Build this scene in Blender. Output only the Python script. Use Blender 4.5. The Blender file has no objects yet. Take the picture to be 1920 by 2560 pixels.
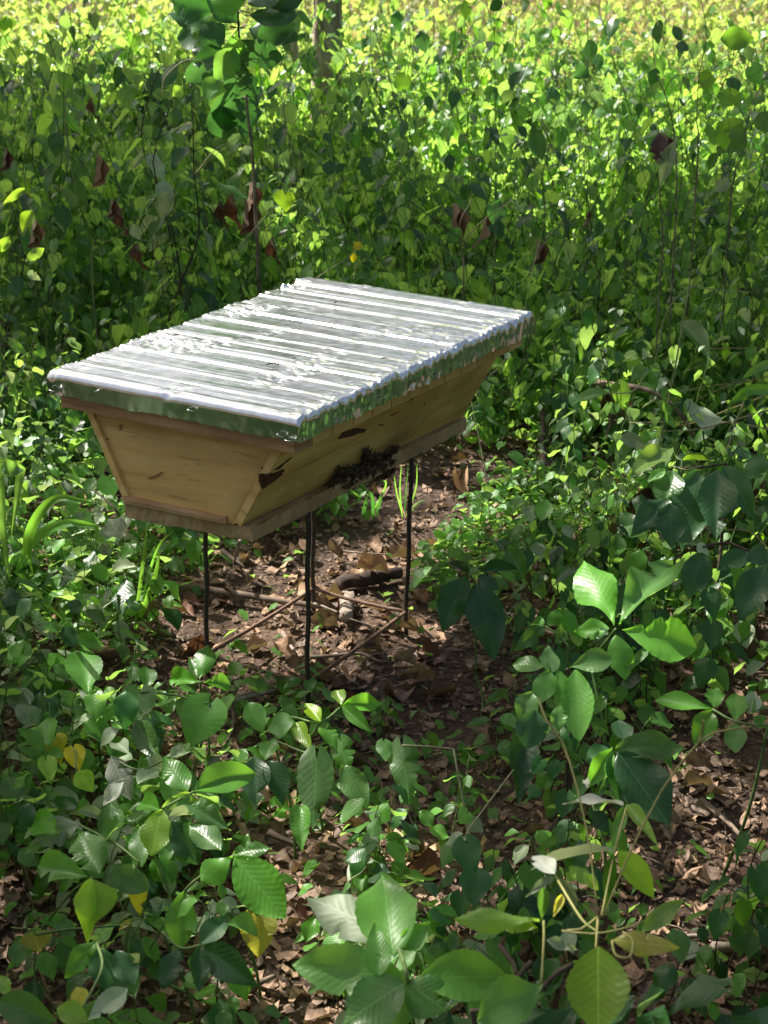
import bpy, math, random
import numpy as np
from mathutils import Vector, Matrix, noise
R = math.radians
random.seed(7)
rng = np.random.default_rng(11)
S = bpy.context.scene
COL = S.collection

# ------------------------------------------------------------------ camera
F = 4020.6
FW = np.array([0.0, 0.92810745, -0.37231245])
RT = np.array([0.99998107, -0.00229112, -0.00571135])
UP = np.array([0.00615376, 0.3723054, 0.92808988])
CAM = np.array([0.0, 0.0, 1.513])
cd = bpy.data.cameras.new('camera')
cam = bpy.data.objects.new('camera', cd)
COL.objects.link(cam)
cd.sensor_fit = 'VERTICAL'
cd.sensor_height = 36
cd.lens = F / 2560 * 36
cd.clip_end = 500
cd.clip_start = 0.05
M = Matrix(((RT[0], UP[0], -FW[0], CAM[0]), (RT[1], UP[1], -FW[1], CAM[1]), (RT[2], UP[2], -FW[2], CAM[2]), (0, 0, 0, 1)))
cam.matrix_world = M
cd.dof.use_dof = True
cd.dof.focus_distance = 2.9
cd.dof.aperture_fstop = 11
S.camera = cam

# ------------------------------------------------------------------ sky and sun
SUN_EL, SUN_AZ = R(51), R(-50)          # azimuth from +Y towards +X
SD = np.array([math.sin(SUN_AZ) * math.cos(SUN_EL), math.cos(SUN_AZ) * math.cos(SUN_EL), math.sin(SUN_EL)])
w = bpy.data.worlds.new('World')
S.world = w
w.use_nodes = True
nt = w.node_tree
sky = nt.nodes.new('ShaderNodeTexSky')
sky.sky_type = 'NISHITA'
sky.sun_disc = False
sky.sun_elevation = SUN_EL
sky.sun_rotation = SUN_AZ
sky.air_density = 1.2
sky.dust_density = 8.0
nt.links.new(sky.outputs[0], nt.nodes['Background'].inputs[0])
nt.nodes['Background'].inputs[1].default_value = 0.062
sl = bpy.data.lights.new('sun', 'SUN')
sl.energy = 5.0
sl.angle = R(0.53)
sl.color = (1.0, 0.95, 0.86)
so = bpy.data.objects.new('sun', sl)
COL.objects.link(so)
so.rotation_euler = Vector(-SD).to_track_quat('-Z', 'Y').to_euler()
so.location = (-3, 6, 9)
S.view_settings.view_transform = 'Standard'
S.view_settings.look = 'None'
S.view_settings.exposure = 1.22
S.view_settings.gamma = 1
S.view_settings.use_curve_mapping = False
S.render.engine = 'CYCLES'
S.cycles.max_bounces = 8
S.cycles.transparent_max_bounces = 8

# ------------------------------------------------------------------ pixels and points
def ray(x, y):
    return FW + (x - 960) / F * RT - (y - 1280) / F * UP
def onz(x, y, z):
    d = ray(x, y)
    return CAM + d * ((z - CAM[2]) / d[2])
def ony(x, y, Y):
    d = ray(x, y)
    return CAM + d * (Y / d[1])
def proj(P):
    d = np.asarray(P) - CAM
    z = d @ FW
    return np.stack([960 + F * (d @ RT) / z, 1280 - F * (d @ UP) / z], -1)
ZO = {'A': (.57866, 0, 1600), 'B': (.57866, 960, 1600), 'C': (.57866, 0, 0), 'D': (.57866, 960, 0), 'E': (.49427, 1100, 700),
      'F': (.36166, 0, 1000), 'G': (.48222, 400, 1150), 'H': (.39180, 600, 850), 'S': (1, 0, 0)}
def px(r, x, y):
    k, ox, oy = ZO[r]
    return x * k + ox, y * k + oy

# ------------------------------------------------------------------ material helpers
def nmat(name):
    m = bpy.data.materials.new(name)
    m.use_nodes = True
    t = m.node_tree
    t.nodes.clear()
    out = t.nodes.new('ShaderNodeOutputMaterial')
    return m, t, out
def N(t, typ, **kw):
    n = t.nodes.new(typ)
    for k, v in kw.items():
        if k.startswith('i_'):
            key = k[2:]
            key = int(key) if key.isdigit() else key.replace('_', ' ')
            n.inputs[key].default_value = v
        else:
            setattr(n, k, v)
    return n
def L(t, a, b):
    t.links.new(a, b)
def math_(t, op, a, b=None, c=None, clamp=False):
    n = t.nodes.new('ShaderNodeMath')
    n.operation = op
    n.use_clamp = clamp
    for i, v in enumerate((a, b, c)):
        if v is None: continue
        if isinstance(v, (int, float)): n.inputs[i].default_value = v
        else: L(t, v, n.inputs[i])
    return n.outputs[0]
def mixc(t, f, a, b, mode='MIX'):
    n = t.nodes.new('ShaderNodeMix')
    n.data_type = 'RGBA'
    n.blend_type = mode
    for i, v in ((0, f), (6, a), (7, b)):
        if isinstance(v, (int, float)): n.inputs[i].default_value = v
        elif isinstance(v, tuple): n.inputs[i].default_value = (*v, 1)
        else: L(t, v, n.inputs[i])
    return n.outputs[2]
def ramp(t, f, stops):
    n = t.nodes.new('ShaderNodeValToRGB')
    el = n.color_ramp.elements
    while len(el) < len(stops): el.new(0.5)
    for e, (p, c) in zip(el, stops):
        e.position = p
        e.color = (*c, 1)
    L(t, f, n.inputs[0])
    return n.outputs[0]

def leaf_mat(name, c1, c2, c3, trans=(.35, .6, .06), tw=.42, rough=.36, veins=13, under=.35, spots=.25, velvet=0.0):
    """c1..c3 individual colours; veins from the leaf's own uv; underside paler"""
    m, t, out = nmat(name)
    oi = N(t, 'ShaderNodeObjectInfo')
    at = N(t, 'ShaderNodeAttribute', attribute_name='tint')
    rnd = math_(t, 'FRACT', math_(t, 'ADD', oi.outputs['Random'], at.outputs['Fac']))
    rnd2 = math_(t, 'FRACT', math_(t, 'MULTIPLY', rnd, 7.31))
    uv = N(t, 'ShaderNodeUVMap')
    sx = N(t, 'ShaderNodeSeparateXYZ')
    L(t, uv.outputs[0], sx.inputs[0])
    u, v = sx.outputs[1], math_(t, 'ABSOLUTE', math_(t, 'SUBTRACT', sx.outputs[0], .5))
    base = ramp(t, rnd, [(0, c1), (.5, c2), (1, c3)])
    tc = N(t, 'ShaderNodeTexCoord')
    nz = N(t, 'ShaderNodeTexNoise', i_Scale=3.0, i_Detail=5.0)
    mv = N(t, 'ShaderNodeVectorMath', operation='ADD')
    L(t, uv.outputs[0], mv.inputs[0])
    cx = N(t, 'ShaderNodeCombineXYZ')
    L(t, math_(t, 'MULTIPLY', rnd, 37.0), cx.inputs[0])
    L(t, math_(t, 'MULTIPLY', rnd2, 19.0), cx.inputs[1])
    L(t, cx.outputs[0], mv.inputs[1])
    L(t, mv.outputs[0], nz.inputs['Vector'])
    base = mixc(t, math_(t, 'MULTIPLY', math_(t, 'SUBTRACT', nz.outputs[0], .35, clamp=True), 1.1), base, tuple(min(1, x * 1.7 + .01) for x in c3))
    br = N(t, 'ShaderNodeHueSaturation')
    L(t, math_(t, 'MULTIPLY_ADD', rnd2, .7, .65), br.inputs['Value'])
    L(t, math_(t, 'MULTIPLY_ADD', rnd, .3, .8), br.inputs['Saturation'])
    L(t, base, br.inputs['Color'])
    base = br.outputs[0]
    # veins
    mid = math_(t, 'SUBTRACT', 1, math_(t, 'DIVIDE', v, .018), clamp=True)
    ph = math_(t, 'FRACT', math_(t, 'MULTIPLY', math_(t, 'SUBTRACT', u, math_(t, 'MULTIPLY', math_(t, 'POWER', v, .85), .5)), math_(t, 'MULTIPLY_ADD', rnd2, 4.0, veins - 3.5)))
    tri = math_(t, 'ABSOLUTE', math_(t, 'SUBTRACT', ph, .5))
    side = math_(t, 'MULTIPLY', math_(t, 'SUBTRACT', 1, math_(t, 'DIVIDE', tri, .075), clamp=True), math_(t, 'SUBTRACT', 1, math_(t, 'MULTIPLY', v, 1.6), clamp=True))
    vein = math_(t, 'MAXIMUM', math_(t, 'MULTIPLY', mid, .65), math_(t, 'MULTIPLY', side, .42))
    base = mixc(t, vein, base, tuple(min(1, x * 2.2 + .03) for x in c2))
    # small brown spots
    sp = N(t, 'ShaderNodeTexNoise', i_Scale=9.0, i_Detail=3.0)
    L(t, mv.outputs[0], sp.inputs['Vector'])
    spm = math_(t, 'MULTIPLY', math_(t, 'GREATER_THAN', sp.outputs[0], .68), spots)
    base = mixc(t, spm, base, (.12, .08, .02))
    geo = N(t, 'ShaderNodeNewGeometry')
    und = math_(t, 'MULTIPLY', geo.outputs['Backfacing'], under)
    base = mixc(t, und, base, (.33, .4, .25))
    pr = N(t, 'ShaderNodeBsdfPrincipled', i_Roughness=rough)
    pr.inputs['Specular IOR Level'].default_value = .45
    pr.inputs['Sheen Weight'].default_value = velvet
    L(t, base, pr.inputs['Base Color'])
    L(t, math_(t, 'MULTIPLY_ADD', geo.outputs['Backfacing'], .25, math_(t, 'MULTIPLY_ADD', rnd2, .16, rough - .08)), pr.inputs['Roughness'])
    bp = N(t, 'ShaderNodeBump', i_Strength=.28, i_Distance=.0012)
    hsum = math_(t, 'SUBTRACT', math_(t, 'MULTIPLY', tri, 1.1), math_(t, 'MULTIPLY', vein, .6))
    nb = N(t, 'ShaderNodeTexNoise', i_Scale=22.0, i_Detail=2.0)
    L(t, mv.outputs[0], nb.inputs['Vector'])
    L(t, math_(t, 'ADD', hsum, math_(t, 'MULTIPLY', nb.outputs[0], .5)), bp.inputs['Height'])
    L(t, bp.outputs[0], pr.inputs['Normal'])
    tr = N(t, 'ShaderNodeBsdfTranslucent')
    tcol = mixc(t, .55, mixc(t, 1.0, base, (4.0, 4.2, 2.0), 'MULTIPLY'), trans)
    L(t, mixc(t, math_(t, 'MULTIPLY', vein, .5), tcol, tuple(x * .4 for x in trans)), tr.inputs[0])
    mx = N(t, 'ShaderNodeMixShader', i_0=tw)
    L(t, pr.outputs[0], mx.inputs[1])
    L(t, tr.outputs[0], mx.inputs[2])
    L(t, mx.outputs[0], out.inputs[0])
    return m
MT = {}
MT['green'] = leaf_mat('broad_green_leaf', (.035, .11, .018), (.05, .155, .022), (.075, .2, .03))
MT['dark'] = leaf_mat('dark_green_leaf', (.016, .06, .016), (.022, .08, .022), (.03, .095, .022), trans=(.12, .34, .05), tw=.3, rough=.36)
MT['lime'] = leaf_mat('lime_green_leaf', (.12, .24, .02), (.16, .3, .03), (.2, .32, .035), trans=(.5, .75, .05), spots=.5)
MT['yellow'] = leaf_mat('yellowing_leaf', (.3, .32, .02), (.38, .36, .03), (.42, .34, .03), trans=(.75, .65, .04), spots=.9)
MT['fresh'] = leaf_mat('fresh_light_green_leaf', (.055, .17, .025), (.075, .21, .03), (.1, .25, .045), trans=(.38, .66, .07), tw=.38, rough=.36)
MT['pale'] = leaf_mat('pale_greyish_leaf', (.16, .22, .13), (.2, .27, .16), (.26, .32, .2), trans=(.4, .5, .2), tw=.22, rough=.5, spots=.3)
MT['white'] = leaf_mat('felted_pale_leaf', (.25, .28, .21), (.3, .32, .25), (.28, .3, .23), trans=(.5, .5, .3), tw=.2, rough=.8, velvet=.5, under=.6)
MT['back'] = leaf_mat('thicket_leaf', (.035, .125, .014), (.055, .17, .016), (.09, .2, .02), trans=(.42, .72, .05), tw=.5, veins=9)
MT['sunny'] = leaf_mat('sunlit_field_leaf', (.045, .13, .016), (.09, .19, .024), (.17, .23, .045), trans=(.48, .68, .08), tw=.5, veins=8)
MT['straw'] = leaf_mat('dry_straw_leaf', (.3, .25, .12), (.4, .34, .18), (.26, .2, .1), trans=(.5, .42, .2), tw=.25, rough=.7, under=.1)
MT['dry'] = leaf_mat('dead_red_brown_leaf', (.05, .02, .013), (.085, .032, .018), (.14, .065, .04), trans=(.2, .07, .03), tw=.1, rough=.6, under=.15, veins=10)
MT['litter'] = leaf_mat('fallen_brown_leaf', (.048, .026, .016), (.135, .075, .043), (.38, .25, .165), trans=(.3, .18, .09), tw=.08, rough=.75, under=.1, veins=8, spots=.7)

def stem_mat(name, a, b, rough=.6, sc=60):
    m, t, out = nmat(name)
    tc = N(t, 'ShaderNodeTexCoord')
    nz = N(t, 'ShaderNodeTexNoise', i_Scale=float(sc), i_Detail=4.0)
    L(t, tc.outputs['Object'], nz.inputs['Vector'])
    c = ramp(t, nz.outputs[0], [(.35, a), (.65, b)])
    pr = N(t, 'ShaderNodeBsdfPrincipled', i_Roughness=rough)
    L(t, c, pr.inputs['Base Color'])
    bp = N(t, 'ShaderNodeBump', i_Strength=.5, i_Distance=.003)
    L(t, nz.outputs[0], bp.inputs['Height'])
    L(t, bp.outputs[0], pr.inputs['Normal'])
    L(t, pr.outputs[0], out.inputs[0])
    return m
MT['stem'] = stem_mat('green_stem', (.06, .12, .025), (.13, .2, .05))
MT['stem_ochre'] = stem_mat('hairy_ochre_stem', (.2, .22, .06), (.32, .28, .1), .8)
MT['stem_dark'] = stem_mat('dark_woody_stem', (.03, .018, .012), (.075, .05, .035), .8)
MT['vine'] = stem_mat('pale_vine', (.22, .22, .1), (.36, .34, .18), .7)
MT['bark'] = stem_mat('greyish_bark', (.09, .06, .042), (.27, .2, .15), .9, 25)
MT['bark_pale'] = stem_mat('pale_weathered_wood', (.22, .17, .13), (.42, .35, .28), .85, 40)
MT['bark_dark'] = stem_mat('dark_wet_bark', (.03, .02, .015), (.1, .065, .045), .9, 30)
MT['pink_stem'] = stem_mat('pinkish_dry_stem', (.3, .12, .09), (.45, .24, .17), .7)

# ------------------------------------------------------------------ mesh helpers
def link(name, me, mat=None, parent=None, kind=None):
    if mat and not me.materials: me.materials.append(mat)
    o = bpy.data.objects.new(name, me)
    COL.objects.link(o)
    if parent: o.parent = parent
    if kind: o['kind'] = kind
    return o
def tag(o, label, cat, group=None, kind=None):
    o['label'] = label
    o['category'] = cat
    if group: o['group'] = group
    if kind: o['kind'] = kind
    return o
def empty(name, loc=(0, 0, 0)):
    o = bpy.data.objects.new(name, None)
    o.empty_display_size = .05
    o.location = loc
    COL.objects.link(o)
    return o
def mesh(name, V, Fc, uvs=None, smooth=True, tint=None):
    me = bpy.data.meshes.new(name)
    me.from_pydata([tuple(map(float, v)) for v in V], [], Fc)
    if smooth: me.polygons.foreach_set('use_smooth', [True] * len(me.polygons))
    if uvs is not None:
        ul = me.uv_layers.new(name='UVMap')
        idx = np.empty(len(me.loops), dtype=np.int32)
        me.loops.foreach_get('vertex_index', idx)
        ul.data.foreach_set('uv', np.asarray(uvs, dtype=np.float32)[idx].ravel())
    if tint is not None:
        a = me.attributes.new('tint', 'FLOAT', 'POINT')
        a.data.foreach_set('value', np.asarray(tint, dtype=np.float32))
    me.update()
    return me
def fast_mesh(name, V, T, uvs=None, tint=None, smooth=True):
    """V (n,3), T (m,3) triangles"""
    me = bpy.data.meshes.new(name)
    V = np.asarray(V, dtype=np.float32); T = np.asarray(T, dtype=np.int32)
    me.vertices.add(len(V)); me.vertices.foreach_set('co', V.ravel())
    me.loops.add(T.size); me.loops.foreach_set('vertex_index', T.ravel())
    me.polygons.add(len(T)); me.polygons.foreach_set('loop_start', np.arange(0, T.size, 3, dtype=np.int32))
    if smooth: me.polygons.foreach_set('use_smooth', np.ones(len(T), dtype=bool))
    if uvs is not None:
        ul = me.uv_layers.new(name='UVMap')
        ul.data.foreach_set('uv', np.asarray(uvs, dtype=np.float32)[T.ravel()].ravel())
    if tint is not None:
        a = me.attributes.new('tint', 'FLOAT', 'POINT')
        a.data.foreach_set('value', np.asarray(tint, dtype=np.float32))
    me.update(calc_edges=True)
    return me

def tube(pts, rad, seg=6, V=None, Fc=None, knob=0.0):
    """adds a tapered tube along pts to V, Fc"""
    if V is None: V, Fc = [], []
    pts = [Vector(p) for p in pts]
    n = len(pts)
    if isinstance(rad, (int, float)): rad = [rad] * n
    a = None
    b0 = len(V)
    for i, p in enumerate(pts):
        d = (pts[min(i + 1, n - 1)] - pts[max(i - 1, 0)]).normalized()
        if a is None:
            a = d.orthogonal().normalized()
        else:
            a = (a - d * a.dot(d)).normalized()
        b = d.cross(a)
        for k in range(seg):
            th = 2 * math.pi * k / seg
            r = rad[i] * (1 + knob * noise.noise(p * 40 + Vector((k * 3.1, 0, 0))))
            V.append(p + (a * math.cos(th) + b * math.sin(th)) * r)
    for i in range(n - 1):
        for k in range(seg):
            k2 = (k + 1) % seg
            Fc.append((b0 + i * seg + k, b0 + i * seg + k2, b0 + (i + 1) * seg + k2, b0 + (i + 1) * seg + k))
    Fc.append(tuple(b0 + k for k in reversed(range(seg))))
    Fc.append(tuple(b0 + (n - 1) * seg + k for k in range(seg)))
    return V, Fc
def smooth_path(pts, n=14, wob=0.0):
    """Catmull-Rom through pts"""
    P = [Vector(p) for p in pts]
    P = [P[0] * 2 - P[1]] + P + [P[-1] * 2 - P[-2]]
    out = []
    segs = len(P) - 3
    per = max(2, n // segs)
    for i in range(segs):
        p0, p1, p2, p3 = P[i:i + 4]
        for j in range(per):
            t = j / per
            out.append(.5 * ((2 * p1) + (p2 - p0) * t + (2 * p0 - 5 * p1 + 4 * p2 - p3) * t * t + (3 * p1 - p0 - 3 * p2 + p3) * t ** 3))
    out.append(P[-2])
    if wob:
        out = [p + wob * noise.noise_vector(p * 9) for p in out]
    return out

def prof(kind, u):
    if kind == 'heart': return max(0, math.sin(math.pi * u ** .62)) ** .85 * (1 - .25 * u) * .56
    if kind == 'ovate': return max(0, math.sin(math.pi * u ** .86)) ** 1.02 * .5
    if kind == 'obovate': return max(0, math.sin(math.pi * u ** 1.45)) ** .85 * .5
    if kind == 'ellip': return max(0, math.sin(math.pi * u ** 1.0)) ** .8 * .5
    if kind == 'lance': return max(0, math.sin(math.pi * u ** .6)) ** 1.1 * .5
    if kind == 'blade': return min(1, u * 8) ** .5 * (1 - u ** 2.2) * .5
def leaf_grid(kind, nu, nv, seed, teeth=0, droop=.2, fold=.25, wave=.03, bites=0, twist=0.0, curl=0.0):
    rnd = random.Random(seed)
    bt = [(rnd.uniform(.3, .9), rnd.choice((-1, 1)), rnd.uniform(.2, .65), rnd.uniform(.02, .06)) for _ in range(bites)]
    V, UV, T = [], [], []
    ph = rnd.uniform(0, 6)
    for i in range(nu + 1):
        u = i / nu
        wv = prof(kind, min(max(u, .004), .996))
        for j in range(-nv, nv + 1):
            v = j / nv
            ww = wv
            if teeth and abs(v) > .7: ww *= 1 + .085 * ((1 - ((u * teeth) % 1)) ** .6 - .6) * min(1, u * 4)
            for (bu, bs, bd, bw) in bt:
                if bs * v > 0 and abs(u - bu) < bw * 1.6:
                    ww *= 1 - bd * max(0, 1 - (abs(u - bu) / (bw * 1.6)) ** 2) * (.85 + .3 * math.sin(u * 90))
            x = v * ww
            y = u
            if kind == 'heart': y -= .2 * (abs(v) ** 1.5) * (1 - u) ** 3.0 * (1 if u > 0 else 1) - 0.0
            if kind == 'heart' and u < .25: y += (.1 * (1 - abs(v))) * (1 - u / .25) * 0.3
            z = abs(x) * fold - droop * u * u + wave * math.sin(u * 11 + ph + (2 if v > 0 else 0)) * abs(v) ** 1.5
            z += curl * (v * v) * wv * 1.2
            if nv > 2: z += .0032 * math.sin((u - .62 * abs(x)) * 2 * math.pi * 9) * abs(v) * (1 - u) 
            if twist:
                a = twist * u
                x, z = x * math.cos(a) - z * math.sin(a) * 1, x * math.sin(a) + z * math.cos(a)
            V.append((x, y, z))
            UV.append((.5 + v * .5 * (wv / .5), u))
    W_ = 2 * nv + 1
    for i in range(nu):
        for j in range(2 * nv):
            a = i * W_ + j
            T += [(a, a + 1, a + W_ + 1), (a, a + W_ + 1, a + W_)]
    return np.array(V), np.array(T), np.array(UV)
LG = {}
def leafm(kind, var, q, mat):
    """shared leaf mesh: q = 'h' hero, 'm' middle"""
    key = (kind, var, q, mat)
    if key in LG: return LG[key]
    rnd = random.Random(hash((kind, var)) if False else sum(map(ord, kind)) * 7 + var * 13)
    nu, nv = (44, 4) if q == 'h' else (9, 2)
    teeth = {'ovate': 11, 'obovate': 9, 'ellip': 10, 'heart': 0, 'lance': 0, 'blade': 0}[kind]
    if kind == 'heart' and q == 'h': teeth = 9
    if q != 'h': teeth = 0
    V, T, UV = leaf_grid(kind, nu, nv, var * 17 + 3, teeth, droop=rnd.uniform(.02, .2 if q == 'h' else .38), fold=rnd.uniform(-.05, .35), wave=rnd.uniform(.015, .05),
                         bites=((0, 0, 2, 0, 1, 2, 0)[var % 7] if q == 'h' else 0), twist=rnd.uniform(-.25, .25), curl=rnd.uniform(-.12, .22))
    me = fast_mesh('leaf_' + kind, V, T, UV)
    me.materials.append(MT[mat])
    LG[key] = me
    return me
def frame(base, tip, nrm):
    y = (Vector(tip) - Vector(base))
    ln = y.length
    y.normalize()
    x = y.cross(Vector(nrm))
    if x.length < 1e-4: x = y.orthogonal()
    x.normalize()
    z = x.cross(y)
    return x, y, z, ln
def put_leaf(parent, me, base, tip, width, nrm=(0, 0, 1), name='leaf', thick=None):
    x, y, z, ln = frame(base, tip, nrm)
    o = bpy.data.objects.new(name, me)
    COL.objects.link(o)
    m = Matrix(((x[0] * width, y[0] * ln, z[0] * ln, base[0]), (x[1] * width, y[1] * ln, z[1] * ln, base[1]), (x[2] * width, y[2] * ln, z[2] * ln, base[2]), (0, 0, 0, 1)))
    if parent:
        o.parent = parent
        m = Matrix.Translation(-parent.location) @ m
    o.matrix_local = m
    return o

class Batch:
    """many leaves joined into one mesh"""
    def __init__(s): s.V, s.T, s.U, s.C, s.n = [], [], [], [], 0
    def add(s, g, base, X, Y, Z, tint):
        V, T, UV = g
        P = base + V[:, :1] * X + V[:, 1:2] * Y + V[:, 2:3] * Z
        s.V.append(P); s.T.append(T + s.n); s.U.append(UV); s.C.append(np.full(len(V), tint)); s.n += len(V)
    def tubes(s, pts, rad, seg=3):
        V, Fc = tube(pts, rad, seg)
        T = []
        for f in Fc:
            for k in range(1, len(f) - 1): T.append((f[0], f[k], f[k + 1]))
        V = np.array([tuple(v) for v in V])
        s.V.append(V); s.T.append(np.array(T) + s.n); s.U.append(np.full((len(V), 2), .3)); s.C.append(np.full(len(V), random.random())); s.n += len(V)
    def build(s, name, mat, parent=None, kind='stuff'):
        me = fast_mesh(name, np.concatenate(s.V), np.concatenate(s.T), np.concatenate(s.U), np.concatenate(s.C))
        return link(name, me, mat, parent, kind)

# ------------------------------------------------------------------ ground
def gz(x, y):
    return .018 * noise.noise(Vector((x * 1.7, y * 1.7, 0))) + .008 * noise.noise(Vector((x * 7, y * 7, 3))) + .0035 * noise.noise(Vector((x * 26, y * 26, 5))) - .012
def ground():
    xs = np.concatenate([np.linspace(-60, -2.2, 24), np.linspace(-2.1, 2.1, 150), np.linspace(2.2, 60, 24)])
    ys = np.concatenate([np.linspace(-10, 1.2, 8), np.linspace(1.3, 5.5, 150), np.linspace(5.7, 14, 40), np.linspace(15, 120, 24)])
    V = [(x, y, gz(x, y)) for y in ys for x in xs]
    n = len(xs)
    Fc = [(j * n + i, j * n + i + 1, (j + 1) * n + i + 1, (j + 1) * n + i) for j in range(len(ys) - 1) for i in range(n - 1)]
    m, t, out = nmat('forest_soil')
    tc = N(t, 'ShaderNodeTexCoord')
    n1 = N(t, 'ShaderNodeTexNoise', i_Scale=3.0, i_Detail=8.0)
    n2 = N(t, 'ShaderNodeTexNoise', i_Scale=70.0, i_Detail=6.0)
    vo = N(t, 'ShaderNodeTexVoronoi', i_Scale=55.0)
    for q in (n1, n2, vo): L(t, tc.outputs['Object'], q.inputs['Vector'])
    c = ramp(t, n1.outputs[0], [(.3, (.024, .013, .008)), (.5, (.055, .03, .018)), (.7, (.105, .06, .034))])
    c = mixc(t, math_(t, 'MULTIPLY', vo.outputs['Color'], .5), c, (.1, .062, .04))
    c = mixc(t, math_(t, 'GREATER_THAN', n2.outputs[0], .62), c, (.16, .11, .075))
    pr = N(t, 'ShaderNodeBsdfPrincipled', i_Roughness=.95)
    L(t, c, pr.inputs['Base Color'])
    bp = N(t, 'ShaderNodeBump', i_Strength=.8, i_Distance=.012)
    L(t, math_(t, 'ADD', n2.outputs[0], vo.outputs['Distance']), bp.inputs['Height'])
    L(t, bp.outputs[0], pr.inputs['Normal'])
    L(t, pr.outputs[0], out.inputs[0])
    link('ground', mesh('ground', V, Fc), m, kind='structure')
ground()

# areas of bare soil in the photograph, as ground polygons
def inside(poly, x, y):
    c = False
    n = len(poly)
    for i in range(n):
        x1, y1 = poly[i]; x2, y2 = poly[i - 1]
        if (y1 > y) != (y2 > y) and x < (x2 - x1) * (y - y1) / (y2 - y1) + x1: c = not c
    return c
BARE = [[(470, 1640), (350, 1500), (560, 1400), (850, 1300), (960, 1130), (1120, 1080), (1250, 1180), (1080, 1370), (1040, 1480), (1180, 1650), (1140, 1780), (960, 1790), (760, 1740)],
        [(640, 2080), (760, 2060), (840, 2200), (820, 2400), (760, 2560), (500, 2560), (560, 2330)],
        [(1620, 1800), (1920, 1780), (1920, 2300), (1560, 2300)], [(1140, 1600), (1330, 1680), (1340, 1800), (1130, 1830), (1100, 1750)]]
BAREG = [[tuple(onz(x, y, 0)[:2]) for x, y in p] for p in BARE]
def bare(x, y): return any(inside(p, x, y) for p in BAREG)

# fallen leaves, chips: many small curled pieces, one mass
def litter():
    b = Batch()
    gs = [leaf_grid('ellip', 3, 1, k, droop=random.uniform(-.2, .5), fold=random.uniform(-.5, .7), wave=.1) for k in range(6)]
    gs += [leaf_grid('ovate', 4, 1, k, droop=random.uniform(-.2, .5), fold=random.uniform(-.5, .7), wave=.12) for k in range(5)]
    for i in range(21000):
        y = 1.5 + 5 * random.random() ** 1.5
        x = random.uniform(-1, 1) * (y * .27 + .1)
        s = random.choice((.008, .011, .016, .022, .034)) * random.uniform(.8, 1.3)
        a = random.uniform(0, 6.283)
        ti = random.gauss(0, .35)
        X = np.array((math.cos(a), math.sin(a), ti * .6)); Y = np.array((-math.sin(a), math.cos(a), ti))
        Z = np.cross(X, Y)
        b.add(random.choice(gs), np.array((x, y, gz(x, y) + random.uniform(.001, .012))), X * s * random.uniform(.3, .8), Y * s, Z * s, random.random())
    o = b.build('leaf_litter', MT['litter'])
    tag(o, 'brown litter of broken dead leaves and chips covering the soil', 'leaf litter', kind='stuff')
    b = Batch()
    for i in range(900):
        y = 1.5 + 3.5 * random.random()
        x = random.uniform(-1, 1) * (y * .27)
        a = random.uniform(0, 6.283); s = random.uniform(.015, .09)
        p = Vector((x, y, gz(x, y) + .006)); d = Vector((math.cos(a), math.sin(a), random.uniform(-.05, .15))) * s
        b.tubes([p, p + d * .5 + Vector((0, 0, .003)), p + d], [random.uniform(.0006, .002)] * 3)
    o = b.build('twig_litter', MT['bark'])
    tag(o, 'fine broken twiglets scattered over the brown forest soil', 'twig litter', kind='stuff')
litter()

# ------------------------------------------------------------------ the hive
def V2(p): return np.array(p, dtype=float)
ZT, ZLB = .6706, .628
LID = [V2(onz(x, y, ZT)[:2]) for x, y in ((119, 926), (746, 1045), (1335, 781), (770, 694))]
bo = [V2(onz(x, y, .4338)[:2]) for x, y in ((311, 1258), (602, 1317), (1158, 1042))]
bdir = (bo[0] - bo[1]) / np.linalg.norm(bo[0] - bo[1])
bo.append(bo[2] + (bo[0] - bo[1]))
bt = [V2((-.548, 2.802)), V2((-.166, 2.602)), None, None]
bt[2] = bo[2] - bdir * .092; bt[3] = bo[3] + bdir * .092
bt[2] = V2((.2475, 3.185)); bt[3] = bt[2] + (bt[0] - bt[1])
bb = [V2(onz(x, y, .4054)[:2]) for x, y in ((313, 1292), (631, 1354), (1166, 1074))]
bb.append(bb[2] + (bb[0] - bb[1]))

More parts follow.
